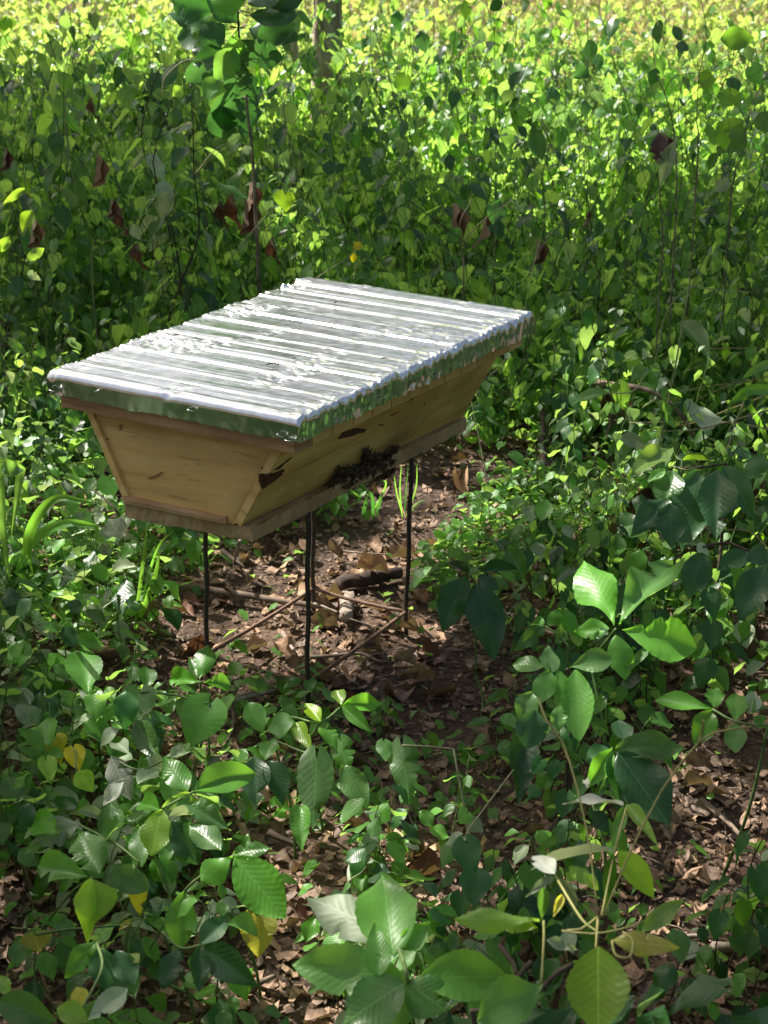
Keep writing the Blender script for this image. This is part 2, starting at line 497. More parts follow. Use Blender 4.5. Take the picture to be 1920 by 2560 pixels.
def wood_mat(name, c1, c2, c3, axis_scale=(3, 60, 60), stain=.5, rough=.72):
    m, t, out = nmat(name)
    uv = N(t, 'ShaderNodeUVMap')
    mp = N(t, 'ShaderNodeMapping')
    mp.inputs['Scale'].default_value = axis_scale
    L(t, uv.outputs[0], mp.inputs[0])
    n1 = N(t, 'ShaderNodeTexNoise', i_Scale=1.0, i_Detail=7.0, i_Distortion=.6)
    L(t, mp.outputs[0], n1.inputs['Vector'])
    n2 = N(t, 'ShaderNodeTexNoise', i_Scale=7.0, i_Detail=4.0)
    L(t, uv.outputs[0], n2.inputs['Vector'])
    mp2 = N(t, 'ShaderNodeMapping')
    mp2.inputs['Scale'].default_value = (axis_scale[0] * 4, axis_scale[1] * 4, 1)
    L(t, uv.outputs[0], mp2.inputs[0])
    n3 = N(t, 'ShaderNodeTexNoise', i_Scale=1.0, i_Detail=4.0)
    L(t, mp2.outputs[0], n3.inputs['Vector'])
    c = ramp(t, n1.outputs[0], [(.3, c1), (.5, c2), (.7, c3)])
    st = math_(t, 'MULTIPLY', math_(t, 'SUBTRACT', n2.outputs[0], .48, clamp=True), stain * 5, clamp=True)
    c = mixc(t, st, c, tuple(x * .55 for x in c1))
    c = mixc(t, math_(t, 'MULTIPLY', math_(t, 'GREATER_THAN', n3.outputs[0], .64), .38), c, tuple(x * .4 for x in c1))
    pr = N(t, 'ShaderNodeBsdfPrincipled', i_Roughness=rough)
    L(t, c, pr.inputs['Base Color'])
    bp = N(t, 'ShaderNodeBump', i_Strength=.35, i_Distance=.002)
    L(t, math_(t, 'ADD', n1.outputs[0], n3.outputs[0]), bp.inputs['Height'])
    L(t, bp.outputs[0], pr.inputs['Normal'])
    L(t, pr.outputs[0], out.inputs[0])
    return m
WOOD = wood_mat('pale_raw_wood', (.55, .31, .095), (.7, .445, .145), (.77, .54, .21), (3, 26, 1), .55)
WOODP = wood_mat('pinkish_sawn_wood', (.34, .17, .075), (.46, .26, .12), (.55, .35, .18), (5, 50, 1), .5)
WOODG = wood_mat('grey_brown_rough_wood', (.37, .215, .095), (.47, .3, .145), (.54, .38, .2), (40, 16, 1), .5, .9)
DARKW = stem_mat('dark_brown_bark_pocket', (.035, .014, .007), (.11, .045, .02), .7, 90)

hive = empty('top_bar_hive', (*((bb[0] + bb[2]) / 2), .4))
tag(hive, 'wooden trough beehive with tapered sides and crumpled silver foil lid on thin iron legs', 'beehive')
def hpart(name, me, mat, parent=None):
    o = link(name, me, mat)
    p = parent or hive
    o.parent = p
    w0 = Vector((0, 0, 0)); q = p
    while q: w0 = w0 + q.location; q = q.parent
    o.location = -w0
    return o
def slab(c, th, n, m, rough=0.0, seed=0, edge=0.0):
    """board: c = 4 corners (3D) of the outer face counter-clockwise seen from outside, th thickness inward; n x m grid; uv in metres"""
    c = [Vector(p) for p in c]
    nrm = (c[1] - c[0]).cross(c[3] - c[0]).normalized()
    Lx = (c[1] - c[0]).length; Ly = (c[3] - c[0]).length
    V, U, Fc = [], [], []
    for side in (0, 1):
        for j in range(m + 1):
            for i in range(n + 1):
                s, t = i / n, j / m
                p = c[0] * (1 - s) * (1 - t) + c[1] * s * (1 - t) + c[2] * s * t + c[3] * (1 - s) * t
                e = min(s, 1 - s) * Lx; e2 = min(t, 1 - t) * Ly
                dz = rough * noise.noise(p * 14 + Vector((seed, 0, 0)))
                if edge and (e2 < 1e-6 or e < 1e-6): p = p + edge * noise.noise_vector(p * 60 + Vector((seed, 0, 0)))
                p = p + nrm * (dz - (th if side else (.0015 if min(e, e2) < 1e-6 else 0)))
                V.append(p); U.append((s * Lx + seed * .37, t * Ly + seed * .21))
    W_ = n + 1; K = W_ * (m + 1)
    for j in range(m):
        for i in range(n):
            a = j * W_ + i
            Fc.append((a, a + 1, a + W_ + 1, a + W_))
            Fc.append((K + a, K + a + W_, K + a + W_ + 1, K + a + 1))
    for i in range(n):
        Fc.append((i, K + i, K + i + 1, i + 1)); a = m * W_ + i
        Fc.append((a, a + 1, K + a + 1, K + a))
    for j in range(m):
        a = j * W_
        Fc.append((a, a + W_, K + a + W_, K + a)); a = j * W_ + n
        Fc.append((a, K + a, K + a + W_, a + W_))
    return mesh('board', V, Fc, U, smooth=False)
def P3(p, z): return (p[0], p[1], z)
Z0, Z1 = .4338, .598
# bottom board (a little wider than the trough)
V = []
bz0, bz1 = .4054, .4325
axl = (bb[2] - bb[1]) / np.linalg.norm(bb[2] - bb[1])
def box_from_quad(q0, q1, z0, z1, n, m, seed, edge):
    """six grid faces of a wobbly plank; q0 lower quad, q1 upper quad"""
    V, U, Fc = [], [], []
    def face(c, n, m):
        c = [Vector(p) for p in c]
        b0 = len(V)
        Lx = (c[1] - c[0]).length; Ly = (c[3] - c[0]).length
        for j in range(m + 1):
            for i in range(n + 1):
                s, t = i / n, j / m
                p = c[0] * (1 - s) * (1 - t) + c[1] * s * (1 - t) + c[2] * s * t + c[3] * (1 - s) * t
                V.append(p + edge * noise.noise_vector(p * 45 + Vector((seed, 0, 0))) + edge * .7 * noise.noise_vector(p * 150))
                U.append((s * Lx + seed, t * Ly + seed))
        for j in range(m):
            for i in range(n):
                a = b0 + j * (n + 1) + i
                Fc.append((a, a + 1, a + n + 2, a + n + 1))
    lo = [P3(q, z0) for q in q0]; hi = [P3(q, z1) for q in q1]
    for k in range(4):
        k2 = (k + 1) % 4
        nn = max(2, int((Vector(lo[k]) - Vector(lo[k2])).length / .008))
        face([lo[k], lo[k2], hi[k2], hi[k]], nn, m)
    face([lo[3], lo[2], lo[1], lo[0]], 6, 12)
    face([hi[0], hi[1], hi[2], hi[3]], 6, 12)
    return mesh('plank', V, Fc, U, smooth=False)
o = hpart('bottom_board', box_from_quad(bb, bb, bz0, bz1, 40, 3, 4, .0022), WOODG)
o['label'] = 'rough sawn bottom board with frayed split edge'
# side boards run the whole length; end panels sit between them
th = .016
def lerp(a, b, t): return a + (b - a) * t
uo = (bo[0] - bo[1]) / np.linalg.norm(bo[0] - bo[1])
sideN = hpart('side_board', slab([P3(bo[1], Z0), P3(bo[2], Z0), P3(bt[2], Z1), P3(bt[1], Z1)], th, 60, 12, .0008, 2), WOOD)
sideN['label'] = 'near long side board with dark bark pockets'
hpart('side_board', slab([P3(bo[3], Z0), P3(bo[0], Z0), P3(bt[0], Z1), P3(bt[3], Z1)], th, 30, 6, .001, 5), WOOD)
def endp(i0, i1, off, seed):
    ax = axl * off
    k0 = .017 / np.linalg.norm(bo[0] - bo[1]); k1 = .017 / np.linalg.norm(bt[0] - bt[1])
    a0, a1 = lerp(bo[i0], bo[i1], k0) + ax, lerp(bo[i1], bo[i0], k0) + ax
    b0, b1 = lerp(bt[i0], bt[i1], k1) + ax, lerp(bt[i1], bt[i0], k1) + ax
    return slab([P3(a0, Z0), P3(a1, Z0), P3(b1, Z1), P3(b0, Z1)], .018, 30, 12, .001, seed)
hpart('end_panel', endp(0, 1, .004, 7), WOOD)
hpart('end_panel', endp(2, 3, -.004, 9), WOOD)
# thin batten along the foot of the near end panel
q = [lerp(bo[0], bo[1], .0), lerp(bo[1], bo[0], .12)]
fr = -axl
hpart('foot_batten', slab([P3(q[0] + fr * .004, Z0 + .001), P3(q[1] + fr * .004, Z0 + .001), P3(q[1] + fr * .002, Z0 + .013), P3(q[0] + fr * .002, Z0 + .016)], .012, 20, 2, .0012, 3, .0008), WOODP)
# top bars lying across the trough, under the foil
NB = 13
def lidpt(s, t, inset=0.0):
    """s along the length 0 near end .. 1 far end, t across 0 near side (corner 1) .. 1 far side (corner 0)"""
    s = inset * .7 + s * (1 - 1.4 * inset); t = inset + t * (1 - 2 * inset)
    return LID[1] * (1 - s) * (1 - t) + LID[2] * s * (1 - t) + LID[3] * s * t + LID[0] * (1 - s) * t
for k in range(NB):
    s0, s1 = (k + .02) / NB, (k + .97) / NB
    if k == 0: s0 = .012
    qd = [lidpt(s0, .985 if k == 0 else .97, .008), lidpt(s0, .03, .008), lidpt(s1, .03, .008), lidpt(s1, .97, .008)]
    o = hpart('top_bar', box_from_quad(qd, qd, .5995, .6635, 10, 3, k + 1, .0006), WOODP if k == 0 else WOOD)
    if k == 0: o['label'] = 'pinkish front bar showing below the foil'

# foil skin
def hz(s, t):
    """height of the foil over the bars"""
    sw = s + .011 * noise.noise(Vector((s * 9, .3, 4))) + .0022 * noise.noise(Vector((s * 12, t * 5, 8)))
    x = (sw * NB) % 1.0
    k = int(sw * NB + 100)
    e = min(x, 1 - x)
    r = noise.noise(Vector((k * 5.3, .4, 0))); r2 = noise.noise(Vector((k * 7.7, 3.4, 2))); r3 = noise.noise(Vector((k * 3.7, 9.4, 2)))
    z = (.0034 + .0026 * r) * (1 - math.exp(-(e / (.06 + .03 * r3)) ** 2)) - .003
    z += (x - .5) * .003 * r2 * min(1, e * 12) + .0016 * r * math.sin(math.pi * x) * (1.4 * t)
    c2 = .3 + .4 * abs(r3)
    if r3 > -.1: z += .0013 * max(0, 1 - abs(x - c2 - .04 * noise.noise(Vector((k, t * 3, 0)))) / .12)
    ed = math.exp(-min(t, 1 - t) / .045)
    z += .0008 * noise.noise(Vector((s * 30, t * 1.6, 5))) + .0004 * noise.noise(Vector((s * 110, t * 5, 9)))
    blot = max(0, noise.noise(Vector((s * 5, t * 5, 1))) - .12)
    w_ = ed * (1.0 if t < .5 else .45) + blot * 1.6
    z += .003 * w_ * noise.noise(Vector((s * 24, t * 9, 2.2)))
    a = abs(noise.noise(Vector((s * 30 + 4 * t, t * 14, 7)))); z -= .005 * w_ * (max(0, .2 - a) / .2)
    a = abs(noise.noise(Vector((s * 55 - 9 * t, t * 22, 27)))); z += .003 * w_ * (max(0, .16 - a) / .16)
    z -= .003 * max(0, 1 - min(t, 1 - t) / .008) ** 2
    z -= .003 * max(0, 1 - min(s, 1 - s) / .006) ** 2
    return z
def pleat(x, d, amp, seed):
    """outward push of the skirt at distance x along the edge, depth d 0..1"""
    a = noise.noise(Vector((x * 9, .7 * d, seed)))
    b = abs(noise.noise(Vector((x * 30, .8 * d, seed + 5))))
    c = abs(noise.noise(Vector((x * 75, 1.5 * d, seed + 9)))) - .2
    m_ = .3 + 1.5 * max(0, noise.noise(Vector((x * 5.0, 0, seed + 13))) + .15)
    return amp * m_ * (a * .9 + (.35 - b) * 2.2 + c * 1.6) * (d ** .6)
def foil():
    NS, NT = 360, 130
    TJ = [.55 * (j / NT) + .45 * (.5 - .5 * math.cos(math.pi * j / NT)) for j in range(NT + 1)]
    V, Fc, idx = [], [], {}
    for i in range(NS + 1):
        for j in range(NT + 1):
            s, t = i / NS, TJ[j]
            p = lidpt(s, t)
            idx[(i, j)] = len(V)
            V.append((p[0], p[1], ZT + hz(s, t) + .003 * s))
    for i in range(NS):
        for j in range(NT):
            Fc.append((idx[(i, j)], idx[(i + 1, j)], idx[(i + 1, j + 1)], idx[(i, j + 1)]))
    ring = [(i, 0) for i in range(NS + 1)] + [(NS, j) for j in range(1, NT + 1)] + [(i, NT) for i in range(NS - 1, -1, -1)] + [(0, j) for j in range(NT - 1, 0, -1)]
    cen = (LID[0] + LID[1] + LID[2] + LID[3]) / 4
    a_ = (LID[2] - LID[1]); a_ /= np.linalg.norm(a_)
    b_ = (LID[0] - LID[1]); b_ /= np.linalg.norm(b_)
    D = 12
    prev = [idx[r] for r in ring]
    n = len(ring)
    for d in range(1, D + 1):
        dd = d / D
        cur = []
        for (i, j) in ring:
            s, t = i / NS, TJ[j]
            p = Vector(V[idx[(i, j)]])
            o_ = np.zeros(2); amp = .004
            if j == 0: o_ = o_ - b_; xx = s; amp = .0075; sd = 1
            elif j == NT: o_ = o_ + b_; xx = s; sd = 31
            if i == 0: o_ = o_ - a_; xx = t * .7; amp = .0013 if j not in (0, NT) else .003; sd = 61
            elif i == NS: o_ = o_ + a_; xx = t * .7; sd = 91
            if i == 0 and t > .93: amp = .007
            h = pleat(xx, dd, amp, sd) + .003 * min(1, dd * 6) - .0035 * dd
            zl = .0440 + .004 * noise.noise(Vector((xx * 12, sd, 0))) + .0022 * noise.noise(Vector((xx * 60, sd, 0)))
            z = p.z - dd * (p.z - (ZT - zl))
            cur.append(len(V))
            V.append((p.x + o_[0] * h, p.y + o_[1] * h, z))
        for k in range(n):
            k2 = (k + 1) % n
            Fc.append((prev[k], cur[k], cur[k2], prev[k2]))
        prev = cur
    m, t, out = nmat('silver_foil')
    tc = N(t, 'ShaderNodeTexCoord')
    mp = N(t, 'ShaderNodeMapping')
    mp.inputs['Rotation'].default_value = (0, 0, -math.atan2(b_[1], b_[0]))
    mp.inputs['Scale'].default_value = (4, 60, 30)
    L(t, tc.outputs['Object'], mp.inputs[0])
    n1 = N(t, 'ShaderNodeTexNoise', i_Scale=1.0, i_Detail=4.0)
    L(t, mp.outputs[0], n1.inputs['Vector'])
    n2 = N(t, 'ShaderNodeTexNoise', i_Scale=45.0, i_Detail=3.0)
    L(t, tc.outputs['Object'], n2.inputs['Vector'])
    pr = N(t, 'ShaderNodeBsdfPrincipled', i_Metallic=1.0)
    L(t, ramp(t, n2.outputs[0], [(.3, (.72, .73, .745)), (.7, (.88, .885, .89))]), pr.inputs['Base Color'])
    L(t, math_(t, 'MULTIPLY_ADD', n2.outputs[0], .2, .12), pr.inputs['Roughness'])
    bp = N(t, 'ShaderNodeBump', i_Strength=.5, i_Distance=.0006)
    L(t, math_(t, 'ADD', n1.outputs[0], math_(t, 'MULTIPLY', n2.outputs[0], .4)), bp.inputs['Height'])
    L(t, bp.outputs[0], pr.inputs['Normal'])
    L(t, pr.outputs[0], out.inputs[0])
    fo = hpart('foil_cover', mesh('foil', V, Fc), m)
    fo['label'] = 'crumpled silver foil sheet folded down over the bars'
    # staples
    mm, t, out = nmat('steel_wire')
    pr = N(t, 'ShaderNodeBsdfPrincipled', i_Metallic=1.0, i_Roughness=.3)
    pr.inputs['Base Color'].default_value = (.6, .6, .6, 1)
    L(t, pr.outputs[0], out.inputs[0])
    def staple(c, d, o_):
        c = Vector(c); d = Vector(d).normalized() * .006; o_ = Vector((o_[0], o_[1], 0)) * .003
        V, Fc = tube([c - d - o_, c - d + o_ * .9, c - d * .8 + o_ * 1.1, c + d * .8 + o_ * 1.1, c + d + o_ * .9, c + d - o_], .0006, 5)
        x = hpart('staple', mesh('staple', V, Fc), mm, fo)
    for tt, dz, tl in ((.06, -.034, .3), (.03, -.04, .0), (.40, -.02, .1), (.78, -.018, -.5), (.975, -.034, .1)):
        p = lidpt(0, tt) - a_ * .0055
        staple((p[0], p[1], ZT + dz), (b_[0], b_[1], tl), -a_)
    for ss, dz in ((.12, -.03), (.3, -.028), (.52, -.032), (.71, -.03), (.88, -.026)):
        p = lidpt(ss, 0) - b_ * .006
        staple((p[0], p[1], ZT + dz), (a_[0], a_[1], .2), -b_)
foil()

# knots, bark pockets and cracks of the near side board (thin irregular inlays following the board)
sp0, sp1, sp2 = Vector(P3(bo[1], Z0)), Vector(P3(bo[2], Z0)), Vector(P3(bt[1], Z1))
snorm = (sp1 - sp0).cross(sp2 - sp0).normalized()
if snorm.dot(Vector(CAM) - sp0) < 0: snorm = -snorm
def onside(x, y, off=0.0):
    d = Vector(ray(x, y)); c = Vector(CAM)
    return c + d * ((sp0 + snorm * off - c).dot(snorm) / d.dot(snorm))
def inlay(name, pts, reg, bump=.0012, mat=None):
    P = [onside(*px(reg, x, y), .0022) for x, y in pts]
    c = sum(P, Vector()) / len(P)
    V, Fc = [], []
    dense = []
    for i in range(len(P)):
        a, b = P[i], P[(i + 1) % len(P)]
        for k in range(4):
            q = a.lerp(b, k / 4)
            dense.append(q + .0012 * noise.noise_vector(q * 300))
    n = len(dense)
    V = [q - snorm * .005 for q in dense] + [q for q in dense] + [c + (q - c) * .55 - snorm * .0004 for q in dense] + [c - snorm * .0002]
    for k in range(n):
        k2 = (k + 1) % n
        Fc += [(k, k2, n + k2, n + k), (n + k, n + k2, 2 * n + k2, 2 * n + k), (2 * n + k, 2 * n + k2, 3 * n)]
    x = hpart(name, mesh(name, V, Fc, smooth=False), mat or DARKW, sideN)
    return x
inlay('bark_pocket', [(625, 632), (660, 590), (730, 565), (812, 568), (790, 590), (720, 612), (650, 628)], 'H')
inlay('bark_pocket', [(130, 862), (180, 865), (235, 850), (285, 828), (268, 862), (215, 905), (145, 952), (132, 910)], 'H')
inlay('bark_pocket', [(498, 965), (560, 925), (600, 915), (560, 942)], 'H')
inlay('bark_pocket', [(1065, 345), (1078, 385), (1115, 360), (1085, 395), (1068, 398)], 'H')
inlay('bark_pocket', [(1172, 290), (1180, 350), (1205, 345), (1178, 425), (1168, 350)], 'H')
inlay('bark_pocket', [(1200, 262), (1260, 235), (1390, 190), (1300, 240), (1215, 275)], 'H')
inlay('bark_pocket', [(1065, 420), (1115, 392), (1085, 415)], 'H')
inlay('bark_pocket', [(885, 540), (920, 540), (905, 547)], 'H')
inlay('bark_pocket', [(225, 832), (330, 755), (250, 822)], 'H')
inlay('bark_pocket', [(955, 480), (1020, 455), (975, 482)], 'H')
inlay('entrance_slot', [(580, 900), (690, 835), (800, 770), (880, 745), (985, 705), (955, 800), (880, 855), (800, 845), (710, 905), (640, 918)], 'H', .003)

ep = [o for o in hive.children if o.name.startswith('end_panel')][0]
e0 = Vector(P3(bo[0] + axl * .004, Z0)); e1 = Vector(P3(bo[1] + axl * .004, Z0)); e2 = Vector(P3(bt[1] + axl * .004, Z1))
enorm = (e1 - e0).cross(e2 - e0).normalized()
if enorm.dot(Vector(CAM) - e0) < 0: enorm = -enorm
def onend(x, y, off):
    d = Vector(ray(x, y)); c = Vector(CAM)
    return c + d * ((e0 + enorm * off - c).dot(enorm) / d.dot(enorm))
def endmark(name, pts, mat):
    P = [onend(100 + x * .42194, 900 + y * .42194, .0019) for x, y in pts]
    c = sum(P, Vector()) / len(P); n = len(P)
    V = [q - enorm * .004 for q in P] + P + [c]
    Fc = []
    for k in range(n):
        k2 = (k + 1) % n
        Fc += [(k, k2, n + k2, n + k), (n + k, n + k2, 2 * n)]
    hpart(name, mesh(name, V, Fc, smooth=False), mat, ep)
KN = stem_mat('brown_knot', (.2, .09, .03), (.32, .17, .07), .8, 120)
endmark('knot', [(468, 395), (478, 380), (486, 392), (480, 412), (470, 416)], KN)
endmark('crack', [(632, 700), (680, 684), (722, 662), (724, 668), (690, 690), (655, 702)], KN)
NAIL = stem_mat('rusty_nail_head', (.04, .025, .02), (.1, .06, .04), .5, 200)
for nx, ny in ((352, 300), (398, 470), (450, 640), (505, 800), (1352, 500), (1312, 640), (1262, 800), (1205, 930), (640, 880), (900, 905)):
    endmark('nail', [(nx + 5 * math.cos(k), ny + 5 * math.sin(k)) for k in np.linspace(0, 5.5, 7)], NAIL)
# ------------------------------------------------------------------ stand
IRON = stem_mat('rusty_iron_rod', (.028, .02, .017), (.075, .05, .04), .6, 150)
IRON2 = stem_mat('brown_rusted_rod', (.12, .06, .035), (.22, .13, .085), .75, 120)
RG = [onz(x, y, .055) for x, y in ((530, 1618), (777, 1692), (1012, 1517), (785, 1462))]
foot = [ony(517, 1606, 2.89), ony(769, 1704, 2.765), ony(1014, 1582, 3.08), ony(783, 1484, 3.2)]
topx = [ony(515, 1340, 2.89), ony(770, 1300, 2.765), ony(1029, 1155, 3.08), ony(783, 1290, 3.2)]
stand = empty('hive_stand', ((RG[0] + RG[2]) / 2 * np.array([1, 1, 0])))
tag(stand, 'dark iron rod stand with four thin legs and ring of rods carrying the hive', 'stand')
def spart(name, pts, r, mat, seg=8, knob=.1):
    V, Fc = tube(pts, r, seg, knob=knob)
    o = link(name, mesh(name, V, Fc), mat, stand)
    o.location = -stand.location
for f_, t_ in zip(foot, topx):
    f_ = Vector(f_); t_ = Vector(t_)
    d = (t_ - f_); top = f_ + d * ((.404 - f_.z) / d.z); bot = f_ - d.normalized() * .07
    pts = [bot.lerp(top, k / 12) + Vector((.0014 * math.sin(k * 1.3), 0, 0)) for k in range(13)]
    spart('leg', pts, .0047, IRON)
def legat(i, z):
    f_ = Vector(foot[i]); t_ = Vector(topx[i])
    return f_ + (t_ - f_) * ((z - f_.z) / (t_.z - f_.z))
for i, (a, b) in enumerate(((0, 1), (1, 2), (2, 3), (3, 0))):
    A_, B_ = legat(a, .05), legat(b, .05)
    spart('brace', [A_.lerp(B_, k / 8) + Vector((0, 0, -.004 * math.sin(k / 8 * 3.14))) for k in range(9)], .0042, IRON2)
    A_, B_ = legat(a, .4005), legat(b, .4005)
    if i != 1: spart('top_rail', [A_, B_], .004, IRON)

# ------------------------------------------------------------------ bees
def bee_mesh():
    m, t, out = nmat('honeybee_body')
    tc = N(t, 'ShaderNodeTexCoord')
    sx = N(t, 'ShaderNodeSeparateXYZ'); L(t, tc.outputs['Object'], sx.inputs[0])
    st = math_(t, 'GREATER_THAN', math_(t, 'FRACT', math_(t, 'MULTIPLY', sx.outputs[0], 420)), .62)
    ab = math_(t, 'LESS_THAN', sx.outputs[0], 0.0)
    c = mixc(t, math_(t, 'MULTIPLY', st, ab), (.03, .017, .009), (.2, .1, .03))
    pr = N(t, 'ShaderNodeBsdfPrincipled', i_Roughness=.45)
    L(t, c, pr.inputs['Base Color']); L(t, pr.outputs[0], out.inputs[0])
    wm, t, out = nmat('bee_wing')
    pr = N(t, 'ShaderNodeBsdfPrincipled', i_Roughness=.3, i_Alpha=.28)
    pr.inputs['Base Color'].default_value = (.14, .11, .08, 1)
    L(t, pr.outputs[0], out.inputs[0])
    V, Fc, mi = [], [], []
    def ell(cx, rx, ry, rz, cz, nu=8, nv=6):
        b0 = len(V)
        for i in range(nv + 1):
            a = math.pi * i / nv
            for j in range(nu):
                b = 2 * math.pi * j / nu
                V.append((cx + rx * math.cos(a), ry * math.sin(a) * math.cos(b), cz + rz * math.sin(a) * math.sin(b)))
        for i in range(nv):
            for j in range(nu):
                j2 = (j + 1) % nu
                Fc.append((b0 + i * nu + j, b0 + (i + 1) * nu + j, b0 + (i + 1) * nu + j2, b0 + i * nu + j2)); mi.append(0)
    ell(-.0038, .0042, .0022, .002, .0026); ell(.0018, .0021, .0021, .0019, .003); ell(.0045, .0012, .0015, .0014, .0026, 6, 4)
    for sy in (-1, 1):
        b0 = len(V)
        V += [(.0022, sy * .0012, .0048), (.0005, sy * .0036, .0046), (-.006, sy * .0042, .0042), (-.0072, sy * .0026, .0043), (-.003, sy * .0008, .0048)]
        Fc.append(tuple(range(b0, b0 + 5))); mi.append(1)
        for lx in (-.0005, .0015, .003):
            b0 = len(V)
            V += [(lx, sy * .0012, .0022), (lx + .0003, sy * .0012, .0022), (lx * 2 - .001, sy * .0045, .002), (lx * 2.4 - .001, sy * .0052, -.0002)]
            Fc.append((b0, b0 + 1, b0 + 2)); Fc.append((b0 + 1, b0 + 3, b0 + 2)); mi.extend((0, 0))
    me = mesh('bee', V, Fc)
    me.materials.append(m); me.materials.append(wm)
    me.polygons.foreach_set('material_index', mi)
    return me
BEE = bee_mesh()
ex = (sp1 - sp0).normalized(); ey = snorm.cross(ex)
poly = [(555, 905), (600, 870), (640, 820), (760, 790), (790, 700), (815, 700), (830, 740), (880, 720), (940, 700), (985, 680), (1010, 690), (965, 745), (965, 830), (900, 870), (850, 885), (800, 850), (720, 915), (640, 930), (570, 925)]
nb = 0; tries = 0
while nb < 290 and tries < 6000:
    tries += 1
    x, y = random.uniform(550, 1030), random.uniform(680, 935)
    ins = inside(poly, x, y)
    if not ins and random.random() > .005: continue
    lay = random.choice((0, 0, 1, 1, 2, 2, 3)) if ins else 0
    p = onside(*px('H', x, y), .002 + lay * .0035)
    if p.z < .43: p = p + snorm * .006
    a = random.uniform(0, 6.28); tl = random.gauss(0, .35 if lay else .1)
    dx = (ex * math.cos(a) + ey * math.sin(a)) + snorm * tl; dx.normalize()
    dz = (snorm - dx * snorm.dot(dx)).normalized(); dy = dz.cross(dx)
    o = bpy.data.objects.new('honeybee', BEE)
    COL.objects.link(o)
    s = random.uniform(1.1, 1.35)
    o.matrix_world = Matrix(((dx[0] * s, dy[0] * s, dz[0] * s, p[0]), (dx[1] * s, dy[1] * s, dz[1] * s, p[1]), (dx[2] * s, dy[2] * s, dz[2] * s, p[2]), (0, 0, 0, 1)))
    if ins: tag(o, 'dark honeybee in the crowded cluster at the hive entrance slot', 'bee', 'bees clustered at the entrance slot')
    else: tag(o, 'stray dark honeybee walking on the pale board beside the cluster', 'bee', 'stray bees around the cluster')
    nb += 1

# crumbs lying on the foil
def crumb(x, y, pts, lab, r=.0012):
    c = Vector(onz(x, y, ZT + .006))
    V, Fc = [], []
    for a, b in pts:
        V, Fc = tube([c + Vector(a) * .001, c + Vector(a).lerp(Vector(b), .5) * .001 + Vector((0, 0, .001)), c + Vector(b) * .001], [r * .6, r, r * .3], 5, V, Fc)
    o = link('plant_crumb', mesh('crumb', V, Fc), MT['stem_dark'])
    tag(o, lab, 'debris')
crumb(684, 912, [((-14, 0, 0), (2, 2, 3)), ((2, 2, 3), (9, -3, 0)), ((-3, 5, 0), (5, 0, 7)), ((5, 0, 7), (11, 2, 1))], 'black withered flower scrap on the foil near its front end', .0016)
crumb(736, 896, [((-4, 0, 0), (4, 1, 0))], 'tiny dark speck on the foil right of the flower scrap')
crumb(440, 838, [((-7, 0, 0), (5, 2, 0)), ((0, 0, 0), (4, 4, 2))], 'thin dark twig bit on the foil near its left edge')
crumb(838, 757, [((-3, 0, 0), (4, 0, 2))], 'tiny dark speck at the far end of the foil', .002)
crumb(960, 896, [((-7, 0, 0), (6, 2, 0))], 'dark splinter on the foil near its right edge')
crumb(750, 801, [((-4, -2, 0), (4, 1, 1))], 'dark crumb in the middle of the foil', .0018)

# ------------------------------------------------------------------ sticks and logs on the ground
def stick(reg, pts, r, mat, lab, cat='stick', z=.02, knob=.25, name='fallen_stick', seg=8, n=16, taper=.5, wob=.004):
    P = []
    for p in pts:
        zz = p[2] if len(p) > 2 else z
        P.append(onz(*px(reg, p[0], p[1]), zz))
    path = smooth_path(P, n, wob)
    m_ = len(path)
    V, Fc = tube(path, [r * (1 - (1 - taper) * i / (m_ - 1)) for i in range(m_)], seg, knob=knob)
    o = link(name, mesh(name, V, Fc), MT[mat])
    tag(o, lab, cat)
    return o
stick('G', [(0, 640), (250, 672), (560, 722), (760, 750), (850, 765)], .010, 'bark', 'long brown branch lying on the litter behind the stand', z=.014)
stick('G', [(800, 745), (860, 765), (920, 790)], .004, 'bark_pale', 'thin pale twig at the end of the long branch')
stick('G', [(972, 705), (968, 760), (966, 815)], .0145, 'bark_pale', 'short stubby grey log on the sunlit litter between the legs', 'log', z=.022, knob=.6, name='short_log', taper=.95, seg=12, wob=.002)
stick('G', [(920, 640), (1000, 625), (1120, 612), (1250, 590)], .017, 'bark_dark', 'dark rotten log under curled bark behind the stand', 'log', z=.02, knob=.5, name='rotten_log', taper=.8, seg=10)
stick('G', [(780, 1015), (900, 1015), (1050, 1005), (1130, 1040), (1230, 1052)], .0045, 'bark', 'crooked thin branch on the litter right of the nearest leg')
stick('G', [(440, 1060), (415, 1140), (380, 1230)], .0055, 'bark_dark', 'short dark stick pointing towards the camera left of the nearest leg')
stick('G', [(370, 1245), (460, 1210), (600, 1190)], .007, 'bark', 'grey brown stick below the nearest leg lying left to right')
stick('F', [(430, 1470), (480, 1560), (600, 1700)], .0045, 'bark_pale', 'slender pale stick on dark soil left of the hive stand')
stick('F', [(400, 1440), (640, 1500)], .0022, 'bark', 'thin twig on soil beside the orange brown leaf')
stick('G', [(410, 415, .1), (385, 530, .02)], .0045, 'bark_pale', 'short tan stick standing up under the hive front')
stick('G', [(320, 470), (400, 530), (440, 560)], .006, 'bark_dark', 'small dark stick under the front of the hive')
stick('G', [(940, 470), (1060, 480), (1180, 490)], .0028, 'bark_pale', 'thin pale twig above the rotten log')
stick('G', [(640, 900), (690, 980)], .006, 'bark_pale', 'small pale chip of wood left of the nearest leg')
stick('G', [(930, 810), (1110, 865)], .0016, 'bark_pale', 'hair thin pale twig in front of the short log')
stick('B', [(1370, 690), (1500, 800), (1640, 965)], .0055, 'bark', 'straight brown stick slanting on dark soil at the right edge')
stick('B', [(1430, 1335), (1540, 1320), (1680, 1280)], .011, 'bark_pale', 'thick pale broken stick at the right edge near the bottom')
